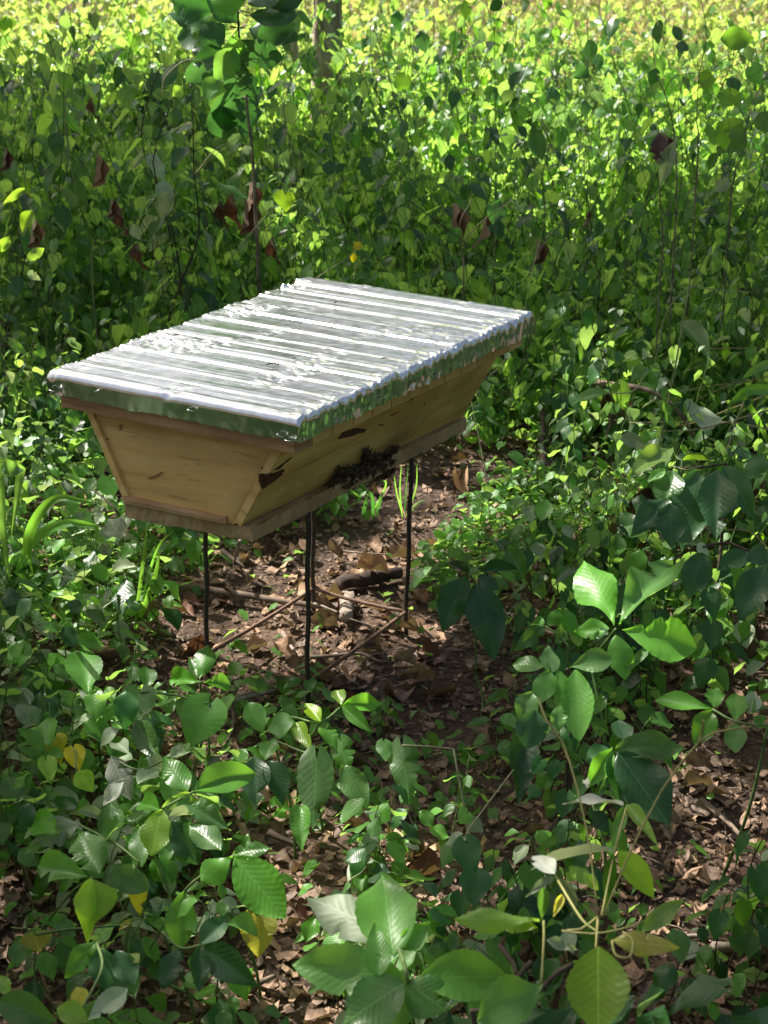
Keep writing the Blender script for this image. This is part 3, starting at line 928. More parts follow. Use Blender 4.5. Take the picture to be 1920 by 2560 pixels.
stick('B', [(1260, 1290), (1350, 1280), (1440, 1290)], .005, 'bark_pale', 'short whitish splinter left of the thick pale stick')
stick('B', [(1220, 1565), (1400, 1590), (1570, 1645)], .009, 'bark', 'brown stick in the bottom right corner')
stick('B', [(1450, 1505), (1550, 1545)], .0035, 'bark_pale', 'short pale twig above the corner stick')
stick('B', [(270, 1235), (330, 1330)], .002, 'bark_pale', 'thin tan twig beside the big bottom leaves')
stick('B', [(290, 1235), (400, 1350)], .002, 'pink_stem', 'thin reddish twig beside the big bottom leaves')
stick('A', [(100, 1300, .05), (160, 1400, .04), (220, 1570, .02)], .0035, 'pink_stem', 'pinkish dry stem under leaves in the bottom left corner')
stick('A', [(0, 425, .12), (200, 365, .12), (540, 350, .1)], .002, 'stem_dark', 'long dark bowed twig at the left edge')
stick('A', [(900, 1460), (960, 1510), (1010, 1570)], .0065, 'bark', 'knobby stick at the bottom pointing down right')
stick('A', [(1050, 1535), (1120, 1490), (1190, 1450)], .006, 'bark', 'knobby stick at the bottom crossing its neighbour')
stick('A', [(985, 265, .04), (1080, 240, .03), (1190, 212, .02)], .0055, 'bark_pale', 'pale forked stick above the left foreground plants')
stick('A', [(1000, 260), (1010, 360), (985, 440)], .005, 'bark_dark', 'dark root like stick below the pale forked stick')
stick('A', [(1160, 830), (1240, 870), (1330, 900)], .006, 'bark_dark', 'dark stick in the gap between foreground leaves')
stick('H', [(940, 855, .1), (1000, 990, .05), (1060, 1149, .01)], .0026, 'pink_stem', 'pink dry stem leaning under the far end of the hive', name='dry_stem')
stick('E', [(760, 515, .28), (900, 530, .29), (1050, 560, .3), (1200, 660, .26), (1310, 830, .16)], .0085, 'bark', 'thick grey brown branch arching over right of the hive', name='arching_branch', n=24)
stick('E', [(520, 660, .12), (515, 820, .06), (530, 1060, .01)], .008, 'bark_dark', 'dark rotten stub standing right of the hive with pale broken tip', name='standing_stub', taper=1.2)
stick('E', [(545, 690, .11), (550, 850, .04)], .006, 'bark_dark', 'second thinner piece beside the dark standing stub', name='standing_stub')
for k, (p, lab) in enumerate([([(1700, 355), (1450, 390), (1240, 462)], 'topmost of the pale straws at the right edge'),
        ([(1700, 480), (1400, 535), (1120, 575)], 'long pale straw just under the arching branch start'),
        ([(1700, 650), (1350, 745), (1060, 765)], 'pale straw lying low below the arching branch'),
        ([(1700, 560), (1350, 700), (1180, 740)], 'pale straw crossing the arching branch'),
        ([(1680, 760), (1400, 720), (960, 718)], 'pale straw pointing left towards the hive'),
        ([(1540, 600), (1480, 760), (1440, 870)], 'short steep straw at the right edge'),
        ([(1700, 400), (1500, 510), (1300, 610)], 'slanting pale straw over the arching branch'),
        ([(1390, 1270), (1560, 1275), (1670, 1370)], 'thin bowed pale straw over dark leaves at the right edge'),
        ([(1700, 345), (1400, 350), (1250, 350)], 'thin level straw above the other straws')]):
    stick('E', [(a, b, .24 + .03 * (k % 3)) for a, b in p], .0022, 'straw', lab, 'straw', name='straw_stalk', taper=.5)

# the reddish stone and notable dry leaves
def stone():
    c = onz(*px('F', 735, 1745), .016)
    V, Fc = [], []
    nu, nv = 18, 12
    for i in range(nv + 1):
        a = math.pi * i / nv
        for j in range(nu):
            b = 2 * math.pi * j / nu
            d = Vector((math.cos(a), math.sin(a) * math.cos(b), math.sin(a) * math.sin(b)))
            r = 1 + .12 * noise.noise(d * 1.6)
            V.append((c[0] + d.x * .026 * r, c[1] + d.y * .02 * r, c[2] + d.z * .0145 * r + d.x * -.004))
    for i in range(nv):
        for j in range(nu):
            j2 = (j + 1) % nu
            Fc.append((i * nu + j, (i + 1) * nu + j, (i + 1) * nu + j2, i * nu + j2))
    m = stem_mat('dull_red_stone', (.13, .05, .045), (.19, .085, .075), .75, 70)
    tag(link('stone', mesh('stone', V, Fc), m), 'smooth dull red stone on dark soil left of the stand', 'stone')
stone()
def dryleaf(reg, b, t, w_, zb, zt, mat, kind, lab, var=1, nrm=(0, -.3, 1), name='dead_leaf'):
    B_ = onz(*px(reg, *b), zb); T_ = onz(*px(reg, *t), zt)
    wm = w_ * ZO[reg][0] * np.linalg.norm(B_ - CAM) / F
    key = ('dry', kind, var, mat)
    if key not in LG:
        V, T, UV = leaf_grid(kind, 22, 4, var, 0, droop=.15 + .1 * (var % 4), fold=.5 - .3 * (var % 3), wave=.12, bites=2, twist=.5 * ((var % 3) - 1), curl=.5)
        LG[key] = fast_mesh('dead_leaf', V, T, UV); LG[key].materials.append(MT[mat])
    o = put_leaf(None, LG[key], B_, T_, wm, nrm, name)
    tag(o, lab, 'dead leaf')
dryleaf('F', (960, 1360), (1040, 1600), 190, .07, .01, 'litter', 'ovate', 'orange brown dead leaf tented on the soil below the white veined leaf', 2)
dryleaf('G', (900, 400), (935, 500), 85, .05, .015, 'litter', 'ovate', 'curled tan leaf standing behind the nearest leg', 3)
dryleaf('G', (1010, 560), (1190, 560), 130, .05, .045, 'litter', 'ellip', 'curled sheet of bark like dead leaf over the rotten log', 4)
dryleaf('G', (1030, 500), (1110, 545), 80, .07, .05, 'litter', 'ellip', 'pale curled dead leaf on top of the rotten log', 5)
dryleaf('H', (1395, 850), (1435, 975), 100, .035, .01, 'litter', 'ellip', 'round grey brown dead leaf upright in the sunlit seedlings', 6)
dryleaf('G', (600, 940), (690, 1000), 110, .02, .012, 'litter', 'ellip', 'pale pinkish dead leaf on the litter left of the nearest leg', 7)
dryleaf('G', (640, 800), (700, 850), 90, .02, .012, 'litter', 'ovate', 'brown dead leaf in the sunlit patch under the hive', 8)
dryleaf('G', (1040, 980), (1170, 970), 90, .02, .012, 'litter', 'ovate', 'flat pinkish dead leaf in the middle of the sunlit patch', 9)
dryleaf('A', (420, 160), (510, 200), 70, .03, .02, 'litter', 'ovate', 'brown dead leaf beside the tall toothed leaf', 10)
dryleaf('E', (1140, 1010), (930, 1370), 95, .22, .05, 'dry', 'lance', 'long dark red brown dead leaf hanging at the right', 11)
dryleaf('E', (1010, 1250), (890, 1390), 160, .13, .04, 'dry', 'ovate', 'broad dark red dead leaf under the long hanging one', 12)
dryleaf('E', (1659, 1010), (1600, 1160), 110, .2, .12, 'dry', 'ovate', 'crumpled red dead leaf at the right edge', 13)
dryleaf('E', (1670, 1780), (1520, 1900), 100, .1, .06, 'dry', 'ovate', 'dark red dead leaf low at the right edge', 14)
for k, (x, y, w_, l_) in enumerate([(840, 640, 90, 150), (900, 590, 80, 170), (950, 660, 70, 120), (870, 700, 60, 140)]):
    dryleaf('E', (x, y - l_ / 2), (x - 10, y + l_ / 2), w_, .17, .08, 'dry', 'lance', ['first', 'second', 'third', 'last'][k] + ' counted from the left of the reddish dead leaves hanging under the arching branch', 15 + k)
for k, (x, y, w_, l_, Y) in enumerate([(300, 960, 70, 170, 4.5), (435, 1010, 26, 150, 4.5), (1205, 640, 60, 130, 4.6), (880, 960, 45, 90, 4.6), (660, 1090, 60, 120, 4.6)]):
    c = ony(*px('D', x, y - l_ / 2), Y); d = ony(*px('D', x - 8, y + l_ / 2), Y)
    o = put_leaf(None, LG[('dry', 'lance', 11 + 0, 'dry')] if k % 2 else LG[('dry', 'ovate', 12, 'dry')], c, d, w_ * .3 * Y / F, (.7, -1, .2), 'dead_leaf')
    tag(o, ['wide dark red dead leaf hanging upright in the thicket right of centre', 'narrow rusty dead leaf hanging beside the wide one', 'pinkish brown dead leaf caught on a tall stem at the upper right', 'small rusty leaf low in the thicket at the right', 'rusty dead leaf low behind the far corner of the hive'][k], 'dead leaf')
for k, (x, y, w_, l_, Y) in enumerate([(1080, 850, 60, 130, 4.6), (1010, 920, 90, 160, 4.6), (1060, 940, 70, 160, 4.6), (960, 930, 50, 120, 4.6), (480, 900, 45, 90, 4.3), (400, 470, 30, 90, 4.8), (420, 740, 30, 150, 4.6), (600, 1110, 70, 120, 4.3), (140, 1010, 60, 140, 4.2), (525, 960, 40, 120, 4.3), (20, 690, 40, 110, 4.4), (1185, 1090, 60, 130, 4.5)]):
    c = ony(*px('C', x, y - l_ / 2), Y); d = ony(*px('C', x - 8, y + l_ / 2), Y)
    o = put_leaf(None, LG[('dry', 'lance', 11, 'dry')] if k % 2 else LG[('dry', 'ovate', 12, 'dry')], c, d, w_ * .3 * Y / F, (.9 * (-1) ** k, -1, .2), 'dead_leaf')
    tag(o, ['topmost leaf of the dark red dead cluster', 'broad left leaf of the dark red dead cluster', 'right leaf of the dark red dead cluster', 'small left leaf of the dark red dead cluster', 'rusty dead leaf left of the bright lime leaf', 'small rusty leaf high in the left thicket', 'narrow rusty leaf hanging in the left thicket', 'rusty dead leaf low above the left side of the hive', 'wide rusty leaf near the left edge', 'narrow rusty leaf between stems at the left', 'rusty leaf at the very left edge', 'dark brown leaf just above the far lid edge'][k], 'dead leaf')

FLV = []
for k in range(9):
    kd = ('ellip', 'ovate', 'obovate')[k % 3]
    V, T, UV = leaf_grid(kd, 10, 3, k + 50, 0, droop=random.uniform(-.3, .6), fold=random.uniform(-.6, .8), wave=.12, bites=k % 3, twist=random.uniform(-.8, .8), curl=random.uniform(-.4, 1.0))
    me = fast_mesh('fallen_leaf', V, T, UV); me.materials.append(MT['litter' if k % 4 else 'dry']); FLV.append(me)
def fallen():
    n = 0
    while n < 190:
        y = 1.65 + 3.2 * random.random(); x = random.uniform(-1, 1) * (y * .24 + .02)
        if not bare(x, y) and random.random() < .6: continue
        a = random.uniform(0, 6.28); s = random.uniform(.035, .075)
        p = Vector((x, y, gz(x, y) + .008)); d = Vector((math.cos(a), math.sin(a), random.uniform(-.1, .35))) * s
        k = random.randrange(9)
        o = put_leaf(None, FLV[k], p, p + d, s * random.uniform(.4, .8), (random.gauss(0, .4), random.gauss(0, .4), 1), 'fallen_leaf')
        what = f"{'dry tan' if k % 4 else 'dark red brown'} fallen leaf beside {near(x, y, 0)}"
        tag(o, what, 'fallen leaf', what)
        n += 1
# ------------------------------------------------------------------ traced foreground plants
def hero(name, label, cat, reg, z, leaves, stems=(), smat='stem', sr=.0022, group=None, root=None):
    """leaves: (bx,by, tx,ty, width_px, kind, mat[, dz_tip, var, nrm]); stems: list of point lists (x,y[,z])"""
    P = [onz(*px(reg, l[0], l[1]), z) for l in leaves]
    if root is None:
        c = sum(P) / len(P)
        root = (c[0], c[1] + .0)
    e = empty(name, (root[0], root[1], gz(root[0], root[1])))
    tag(e, label, cat, group)
    for k, l in enumerate(leaves):
        bx, by, tx, ty, w_, kind, mat = l[:7]
        dz = l[7] if len(l) > 7 else -.015
        var = l[8] if len(l) > 8 else (k * 3 + len(label)) % 7
        nrm = l[9] if len(l) > 9 else (random.uniform(-.25, .25), -.75 + random.uniform(-.2, .2), 1)
        zb = z + random.uniform(-.006, .006)
        B_ = onz(*px(reg, bx, by), zb); T_ = onz(*px(reg, tx, ty), zb + dz)
        wm = w_ * ZO[reg][0] * np.linalg.norm((B_ + T_) / 2 - CAM) / F * 1.03
        put_leaf(e, leafm(kind, var, 'h', mat), B_, T_, wm, nrm)
    V, Fc = [], []
    for s in stems:
        Q = [onz(*px(reg, p[0], p[1]), p[2] if len(p) > 2 else z - .002) for p in s]
        path = smooth_path(Q, 14)
        n = len(path)
        V, Fc = tube(path, [sr * (1 - .35 * i / n) for i in range(n)], 6, V, Fc)
    # main stem down to the soil
    top = Vector(sum(P) / len(P)) if not stems else Vector(onz(*px(reg, *stems[0][-1][:2]), stems[0][-1][2] if len(stems[0][-1]) > 2 else z - .002))
    g_ = Vector((root[0], root[1], gz(root[0], root[1]) - .01))
    path = smooth_path([top, top.lerp(g_, .5) + Vector((.01, .0, .0)), g_], 10)
    V, Fc = tube(path, [sr * (1 + .4 * i / len(path)) for i in range(len(path))], 6, V, Fc)
    o = link('stem', mesh('stem', V, Fc), MT[smat], e)
    o.location = -e.location
    return e
U = 'ovate'; OB = 'obovate'; H = 'heart'; EL = 'ellip'; LN = 'lance'
fr = 'fresh'
g, d_, li, ye, pa, wh = 'green', 'dark', 'lime', 'yellow', 'pale', 'white'
hero('toothed_sapling', 'three leaved green sapling with one forked upright leaf left of the nearest leg', 'sapling', 'A', .2,
     [(865, 180, 722, 160, 88, OB, g), (880, 185, 1008, 182, 82, OB, g), (862, 172, 900, 10, 95, OB, g, .03), (852, 160, 812, 58, 42, LN, g, .02)], [[(865, 180), (868, 225, .17), (868, 262, .14)]])
hero('toothed_sapling', 'single tall toothed leaf on a straight stem at the left above the red stone shade', 'sapling', 'A', .2,
     [(384, 225, 345, 8, 150, U, g, .03, 3)], [[(384, 225), (390, 270, .17), (396, 325, .13)]])
hero('seedling', 'small seedling with folded lit leaf right of the tall toothed leaf', 'seedling', 'A', .16,
     [(640, 205, 632, 98, 80, U, g, .02), (606, 172, 528, 72, 52, LN, d_), (700, 285, 740, 195, 80, EL, g)], [[(640, 205), (640, 260, .1)]])
hero('heart_leaved_vine', 'vine with large notched heart leaves in the left foreground', 'vine', 'A', .2,
     [(604, 222, 590, 380, 150, H, g, -.04), (905, 275, 810, 460, 190, H, g, -.05), (585, 345, 690, 520, 105, U, g, -.03), (650, 340, 680, 480, 110, H, d_, -.03), (830, 240, 780, 330, 90, EL, g, -.02)],
     [[(604, 222), (760, 240), (905, 275)]])
hero('toothed_sapling', 'leafy sapling with pale lime leaf hanging from its centre, left foreground', 'sapling', 'A', .26,
     [(812, 655, 705, 492, 112, U, g, .03), (700, 722, 888, 690, 80, U, li), (700, 732, 648, 932, 142, EL, li, -.05), (692, 735, 582, 690, 90, U, g), (730, 765, 862, 742, 45, LN, pa),
      (745, 680, 1000, 800, 115, U, g, -.03), (742, 780, 862, 965, 125, EL, d_, -.05), (838, 655, 1122, 545, 140, U, g, .0, 3)], [[(705, 728), (690, 780, .2), (640, 860, .15)], [(838, 655), (700, 728)]])
hero('toothed_sapling', 'three leaved sapling on a long slanting stem, middle of the left foreground', 'sapling', 'A', .26,
     [(1008, 925, 1158, 890, 85, U, g, .02), (1005, 935, 868, 1040, 120, OB, g, -.02), (1014, 935, 1228, 1198, 190, EL, g, -.05, 0), (958, 910, 812, 790, 115, U, g, .01)],
     [[(1015, 930), (900, 1000, .22), (800, 1080, .18), (690, 1260, .12), (590, 1430, .05)]])
hero('toothed_sapling', 'sapling with one brightly sunlit serrated leaf at the left', 'sapling', 'A', .26,
     [(384, 1022, 150, 965, 125, OB, g, 0), (428, 1012, 325, 800, 155, U, g, .03), (400, 1035, 420, 1225, 175, U, li, -.05, 6), (470, 1000, 645, 1075, 125, EL, g, -.03), (395, 1030, 375, 1320, 95, LN, li, -.09)],  # lime on the sunlit leaf puts its brightness into the colour
     [[(400, 1028), (300, 1100, .2), (150, 1290, .08)]])
hero('pale_leaved_bush', 'low plant with pale grey green leaves above the sunlit serrated leaf', 'plant', 'A', .2,
     [(345, 800, 128, 865, 120, U, pa, -.02), (250, 830, 85, 745, 110, U, g), (455, 870, 560, 700, 60, LN, g), (480, 700, 480, 878, 110, EL, g, -.03), (600, 800, 612, 975, 95, EL, g, -.03), (340, 715, 180, 690, 60, LN, d_), (340, 740, 500, 780, 50, LN, pa)],
     [[(345, 800), (500, 880), (600, 960)]])
hero('pale_leaved_bush', 'whitish jagged leaves catching the sun at the left foreground', 'plant', 'A', .22,
     [(480, 505, 562, 680, 110, U, wh, -.04, 5), (535, 600, 435, 712, 62, U, wh, -.03), (600, 620, 700, 530, 70, LN, pa), (735, 505, 880, 460, 70, LN, pa), (560, 490, 480, 420, 70, U, pa)], [[(480, 505), (600, 560), (735, 505)]])  # sunlight on these leaves painted in with the whitish material
hero('four_leaved_vine', 'light green vine with small oval leaves right of the pale forked stick', 'vine', 'A', .22,
     [(1478, 285, 1662, 268, 80, U, g), (1478, 288, 1602, 388, 60, U, g), (1475, 282, 1450, 212, 62, EL, li, .01), (1385, 352, 1318, 270, 68, U, li, .01), (1385, 358, 1458, 455, 80, U, g), (1272, 350, 1145, 380, 110, U, g), (1278, 355, 1350, 482, 65, LN, li)],
     [[(1478, 285), (1385, 355), (1275, 335), (1220, 330)], [(1378, 360), (1350, 410, .18)]])
hero('heart_leaved_vine', 'long drooping heart leaves in the centre of the lower left', 'vine', 'A', .2,
     [(1368, 505, 1352, 800, 150, H, g, -.06), (1470, 435, 1500, 570, 100, H, g, -.03), (1480, 540, 1588, 725, 115, U, g, -.04), (1298, 742, 1302, 905, 88, H, g, -.03), (1180, 430, 1140, 515, 85, U, g, -.01), (1070, 270, 1138, 395, 95, U, g, -.03), (1160, 520, 1230, 700, 110, U, d_, -.04), (1100, 500, 1110, 720, 130, U, d_, -.05)],
     [[(1368, 505), (1300, 480), (1180, 430)]])
hero('toothed_sapling', 'dark five leaved sapling near the bottom left centre', 'sapling', 'A', .18,
     [(865, 1318, 990, 1180, 95, U, d_, .02), (862, 1322, 862, 1512, 85, EL, d_, -.03), (870, 1322, 1100, 1485, 135, U, d_, -.02, 3), (780, 1332, 695, 1500, 100, EL, d_, -.03), (800, 1085, 770, 1335, 125, EL, g, -.06)],
     [[(865, 1320), (780, 1330), (700, 1260)]])
hero('yellow_leaved_vine', 'yellowing veined leaf hanging over the bare soil at the bottom left', 'vine', 'A', .15,
     [(1118, 1185, 1115, 1375, 150, H, ye, -.05)], [[(1118, 1185), (1060, 1150, .16), (1000, 1165, .14)]])
hero('yellow_leaved_vine', 'bright yellow heart leaf near the left edge at the bottom', 'vine', 'A', .15,
     [(152, 1272, 168, 1348, 120, H, ye, -.02), (560, 1215, 512, 1252, 30, LN, ye, 0)], [[(152, 1272), (300, 1250), (560, 1230)]])
hero('yellow_leaved_vine', 'cluster of yellow green heart leaves at the left below the dark bowed twig', 'vine', 'A', .17,
     [(240, 425, 262, 530, 90, H, ye, -.02), (318, 470, 340, 560, 85, H, ye, -.02), (200, 520, 222, 620, 75, H, li, -.02), (330, 570, 400, 650, 90, U, li, -.02), (590, 1030, 600, 1190, 85, H, ye, -.04)], [[(240, 425), (318, 470), (330, 560)]])
hero('broad_leaved_bush', 'bright broad leaves in the bottom left corner', 'bush', 'A', .3,
     [(-20, 1560, 235, 1640, 130, U, g, -.01), (245, 1590, 385, 1645, 95, U, li, -.01), (552, 1505, 380, 1642, 95, U, pa, -.01), (415, 1305, 280, 1452, 95, U, g, -.02), (425, 1330, 470, 1505, 115, EL, d_, -.03), (500, 1340, 582, 1492, 100, EL, d_, -.03), (0, 1450, 40, 1540, 60, U, li), (330, 1500, 360, 1580, 70, U, ye)],
     [[(420, 1310), (440, 1420), (350, 1600)]])
hero('broad_leaved_bush', 'big soft leaves at the bottom centre with one grey green pointed leaf to the left', 'bush', 'B', .42,
     [(50, 1290, -650 + 1659 - 1659 + 300, 1085, 210, U, pa, .0, 4), (40, 1370, -10, 990, 250, U, fr, .03, 0), (150, 1462, 532, 1448, 200, EL, fr, 0, 0), (95, 1462, -400, 1400, 200, EL, fr, 0, 4),
      (95, 1478, 262, 1590, 190, EL, fr, -.01, 2), (95, 1478, -180, 1640, 210, U, fr, -.02, 1), (85, 1330, 205, 1215, 100, LN, fr, .02), (-20, 1450, -40, 1200, 110, LN, fr, .03), (400, 1645, 690, 1480, 190, U, fr, 0), (60, 1480, 60, 1700, 160, U, fr, -.05)],
     [[(50, 1290), (80, 1380), (100, 1470), (110, 1660, .3)]], sr=.0035)
# downy plant with long bowed tendrils
hero('downy_vine', 'downy yellow green plant with two long bare tendrils rising at the bottom right', 'vine', 'B', .5,
     [(985, 910, 632, 935, 125, U, wh, .0, 3, (0, .5, 1)), (1035, 712, 778, 660, 70, U, wh, 0, 1, (0, .4, 1)), (1050, 712, 1185, 885, 55, LN, li, -.02), (1035, 720, 985, 920, 48, LN, g, -.04), (992, 925, 955, 1180, 52, LN, g, -.06),
      (1010, 912, 1172, 1105, 105, U, li, -.03), (738, 1010, 640, 930, 95, U, wh, .0, 2), (740, 1020, 865, 1225, 48, LN, pa, -.05), (735, 1025, 610, 1105, 40, LN, pa), (672, 1212, 305, 1195, 92, OB, li, 0, 1), (660, 1240, 490, 1225, 70, EL, li),
      (690, 1065, 682, 1215, 48, LN, g, -.04), (705, 1300, 850, 1335, 52, LN, pa), (925, 1325, 925, 1690, 250, EL, li, -.05, 0), (985, 1295, 1275, 1325, 95, U, ye, 0, 4), (1110, 1265, 1308, 1100, 80, U, li, .02, 1), (770, 1100, 730, 1200, 34, LN, ye, -.02), (830, 1000, 780, 1040, 50, U, li), (800, 980, 900, 1060, 60, U, li), (860, 1010, 930, 1080, 50, U, li)],
     [[(668, 250, .66), (700, 345, .65), (770, 440, .63), (835, 640, .6), (890, 900, .55), (925, 1200, .5)],
      [(1590, 375, .66), (1480, 390, .66), (1370, 432, .65), (1200, 650, .61), (1050, 950, .55), (950, 1190, .5)], [(1382, 348, .68), (1372, 400, .66), (1358, 445, .65)],
      [(925, 1195), (850, 1250), (770, 1255), (900, 1270), (1020, 1250), (1120, 1220)], [(925, 1195), (920, 1260), (915, 1330)], [(1050, 715), (1000, 900), (940, 1190)], [(740, 1020), (850, 1200), (920, 1260)],
      [(985, 1300), (1000, 1360), (1060, 1370), (1075, 1300), (1030, 1260)], [(690, 1215), (690, 1300), (680, 1480)]], 'stem_ochre', .0014)
hero('woody_twig', 'dark bent woody twigs among the leaves at the bottom right centre', 'twig', 'B', .4,
     [(520, 1330, 500, 1290, 20, LN, 'dry'), (620, 1300, 600, 1340, 50, U, 'dry')], [[(810, 1405), (740, 1445), (640, 1550), (560, 1612), (460, 1605), (380, 1600)], [(635, 1392), (560, 1480), (490, 1592)], [(500, 1320), (560, 1400), (570, 1450)]], 'stem_dark', .0032)
hero('toothed_sapling', 'light green whorled sapling with bowed dark stem right of centre', 'sapling', 'B', .3,
     [(705, 115, 556, 98, 95, OB, fr, 0, 0), (802, 118, 988, 75, 108, OB, fr, .02, 3), (718, 118, 715, 12, 80, H, fr, .02), (715, 128, 668, 275, 98, EL, fr, -.04), (828, 128, 842, 432, 140, EL, fr, -.08, 0), (752, 130, 795, 295, 90, EL, fr, -.04), (760, 280, 750, 390, 70, EL, fr, -.03), (640, 225, 590, 340, 100, EL, fr, -.03), (650, 300, 620, 470, 140, EL, d_, -.05)],
     [[(790, 125), (830, 200, .26), (815, 340, .2), (795, 500, .1)]], 'stem_dark', .003)
hero('broad_leaved_sapling', 'large leaved rosette sapling with ragged eaten leaf edges at the right', 'sapling', 'E', .32,
     [(882, 1738, 728, 1390, 205, OB, fr, .05, 1), (905, 1735, 1190, 1378, 235, OB, fr, .05, 2), (920, 1770, 1298, 1850, 215, OB, fr, -.01, 5), (890, 1795, 955, 2005, 150, EL, fr, -.05, 2), (858, 1765, 665, 1768, 100, U, fr), (855, 1785, 768, 1790, 60, U, d_), (900, 1700, 870, 1680, 60, U, fr)],
     [[(888, 1768), (840, 1830, .27), (760, 1920, .2)]], 'stem', .003)
hero('broad_leaved_sapling', 'small twig of toothed leaves left of the large rosette', 'sapling', 'E', .28,
     [(532, 1752, 388, 1862, 85, U, g, -.02), (525, 1755, 440, 1695, 70, U, g), (548, 1750, 615, 1655, 65, U, g, .02), (590, 1840, 640, 1760, 75, EL, g), (700, 1640, 660, 1560, 60, U, g)], [[(532, 1752), (590, 1790), (650, 1850)]])
hero('drooping_sapling', 'two big drooping dark leaves right of the back leg', 'sapling', 'E', .3,
     [(128, 1495, 10, 1775, 165, U, d_, -.08, 0), (178, 1535, 300, 1900, 205, U, d_, -.1, 1), (330, 1370, 258, 1285, 105, U, d_, 0, 3), (345, 1365, 425, 1500, 110, U, g, -.03), (200, 1480, 430, 1450, 90, U, d_), (150, 1480, 30, 1420, 70, U, d_), (190, 1500, 300, 1560, 90, U, d_)],
     [[(150, 1490), (180, 1560, .26), (182, 1800, .14), (180, 2000, .05)]])
hero('drooping_sapling', 'mass of large hanging dark leaves at the right edge', 'sapling', 'E', .36,
     [(1180, 960, 1130, 1160, 150, U, g, -.06), (1150, 1110, 980, 1260, 130, U, d_, -.03), (1160, 1130, 1180, 1340, 150, U, d_, -.06), (1300, 960, 1250, 1330, 210, U, d_, -.1, 1), (1400, 960, 1400, 1310, 180, U, d_, -.1, 2), (1430, 940, 1590, 1180, 120, U, d_, -.06),
      (1560, 1370, 1660, 1430, 120, U, d_), (1560, 1380, 1400, 1470, 110, U, d_), (1650, 1440, 1510, 1720, 170, U, d_, -.08, 0), (1330, 1380, 1260, 1600, 150, U, d_, -.06), (1650, 880, 1550, 1010, 100, U, g), (1330, 1340, 1220, 1330, 60, U, g), (1300, 1340, 1370, 1390, 60, LN, pa)],
     [[(1190, 950), (1300, 950), (1450, 930)], [(1560, 1370), (1450, 1330), (1330, 1350)]], 'stem_dark', .003)
hero('round_leaved_plant', 'large round pale green leaf in front of the straws at the right', 'plant', 'E', .3,
     [(1330, 765, 1325, 615, 190, EL, pa, .01, 0), (900, 800, 1050, 830, 80, U, pa), (990, 870, 1060, 820, 60, U, pa)], [[(1330, 765), (1340, 850, .2)]])
hero('lime_leaved_vine', 'bright lime pointed leaves above the hanging dead leaf at the right', 'vine', 'E', .36,
     [(1172, 852, 958, 975, 120, U, li, -.01, 0), (1225, 912, 1392, 908, 42, LN, li), (1140, 960, 1050, 1015, 60, U, g)], [[(1172, 855), (1200, 900), (1225, 912)], [(1165, 940), (1250, 960), (1320, 940)]])
hero('lime_leaved_vine', 'yellow green vine leaves at the mouth of the arching branch', 'vine', 'E', .4,
     [(1002, 398, 888, 385, 90, U, li, -.01), (1000, 400, 960, 460, 85, U, li, -.02), (1050, 440, 965, 515, 75, U, g, -.01), (1085, 420, 1090, 525, 70, EL, g, -.02), (848, 570, 650, 612, 85, U, g, -.03, 3), (1030, 400, 1075, 350, 50, LN, pa), (1185, 350, 1190, 430, 58, H, li, -.01), (1205, 210, 1372, 350, 95, U, g, -.03, 3)],
     [[(1085, 420, .4), (1110, 330, .45), (1125, 220, .5), (1180, 110, .56), (1260, 30, .6)], [(1260, 30, .6), (1400, 50, .58), (1560, 60, .56)], [(848, 570), (980, 560), (1050, 440)]], 'vine', .0018)
hero('lime_leaved_vine', 'small shiny lime leaves at the far lower corner of the lid', 'vine', 'E', .42,
     [(290, 430, 260, 398, 62, H, li, -.005), (285, 440, 320, 400, 62, H, li, -.01), (262, 505, 298, 490, 48, H, li, -.005), (335, 400, 350, 352, 34, LN, pa, .01), (225, 510, 240, 565, 50, U, g, -.01)],
     [[(345, 380), (300, 440), (220, 510), (150, 575, .3)]], 'vine', .0013)
hero('toothed_sapling', 'small leaved sapling with a trefoil top at the right edge over dark soil', 'sapling', 'B', .3,
     [(1420, 298, 1168, 250, 92, OB, g, 0, 3), (1422, 292, 1436, 188, 80, EL, g, .01), (1415, 305, 1350, 440, 105, EL, g, -.03), (1522, 345, 1522, 225, 88, EL, g, .01), (1520, 358, 1518, 485, 92, EL, g, -.03), (1580, 320, 1610, 210, 70, U, pa, .02), (1590, 320, 1660, 260, 70, U, g), (1600, 330, 1650, 380, 60, U, g)],
     [[(1420, 300), (1520, 352), (1660, 370)]])
hero('broad_leaved_sapling', 'spreading sapling of overlapping dark leaves below the light whorled one', 'sapling', 'B', .24,
     [(1000, 468, 1308, 462, 130, U, g, 0, 0), (975, 470, 868, 515, 85, EL, d_), (985, 475, 890, 622, 90, EL, g, -.03), (1010, 485, 1245, 805, 220, U, d_, -.07, 0), (1050, 440, 1010, 340, 90, EL, d_, .01), (880, 640, 862, 580, 30, LN, wh), (1000, 480, 1030, 700, 120, U, d_, -.05)],
     [[(985, 468), (960, 560, .18), (900, 700, .1)]])
hero('heart_leaved_vine', 'notched heart leaf left of the dark centre soil', 'vine', 'B', .22,
     [(78, 455, 105, 685, 130, H, g, -.05), (0, 440, 10, 520, 70, H, g), (600, 450, 590, 700, 120, H, d_, -.06), (350, 870, 385, 1020, 120, H, d_, -.03), (395, 1010, 390, 1150, 130, H, d_, -.03), (680, 520, 640, 580, 60, H, d_), (660, 640, 620, 690, 60, H, d_), (330, 850, 260, 890, 60, H, pa), (360, 745, 320, 790, 80, H, g)],
     [[(78, 455), (200, 460), (300, 470)], [(350, 870), (380, 800), (560, 560)]], 'vine', .0016)
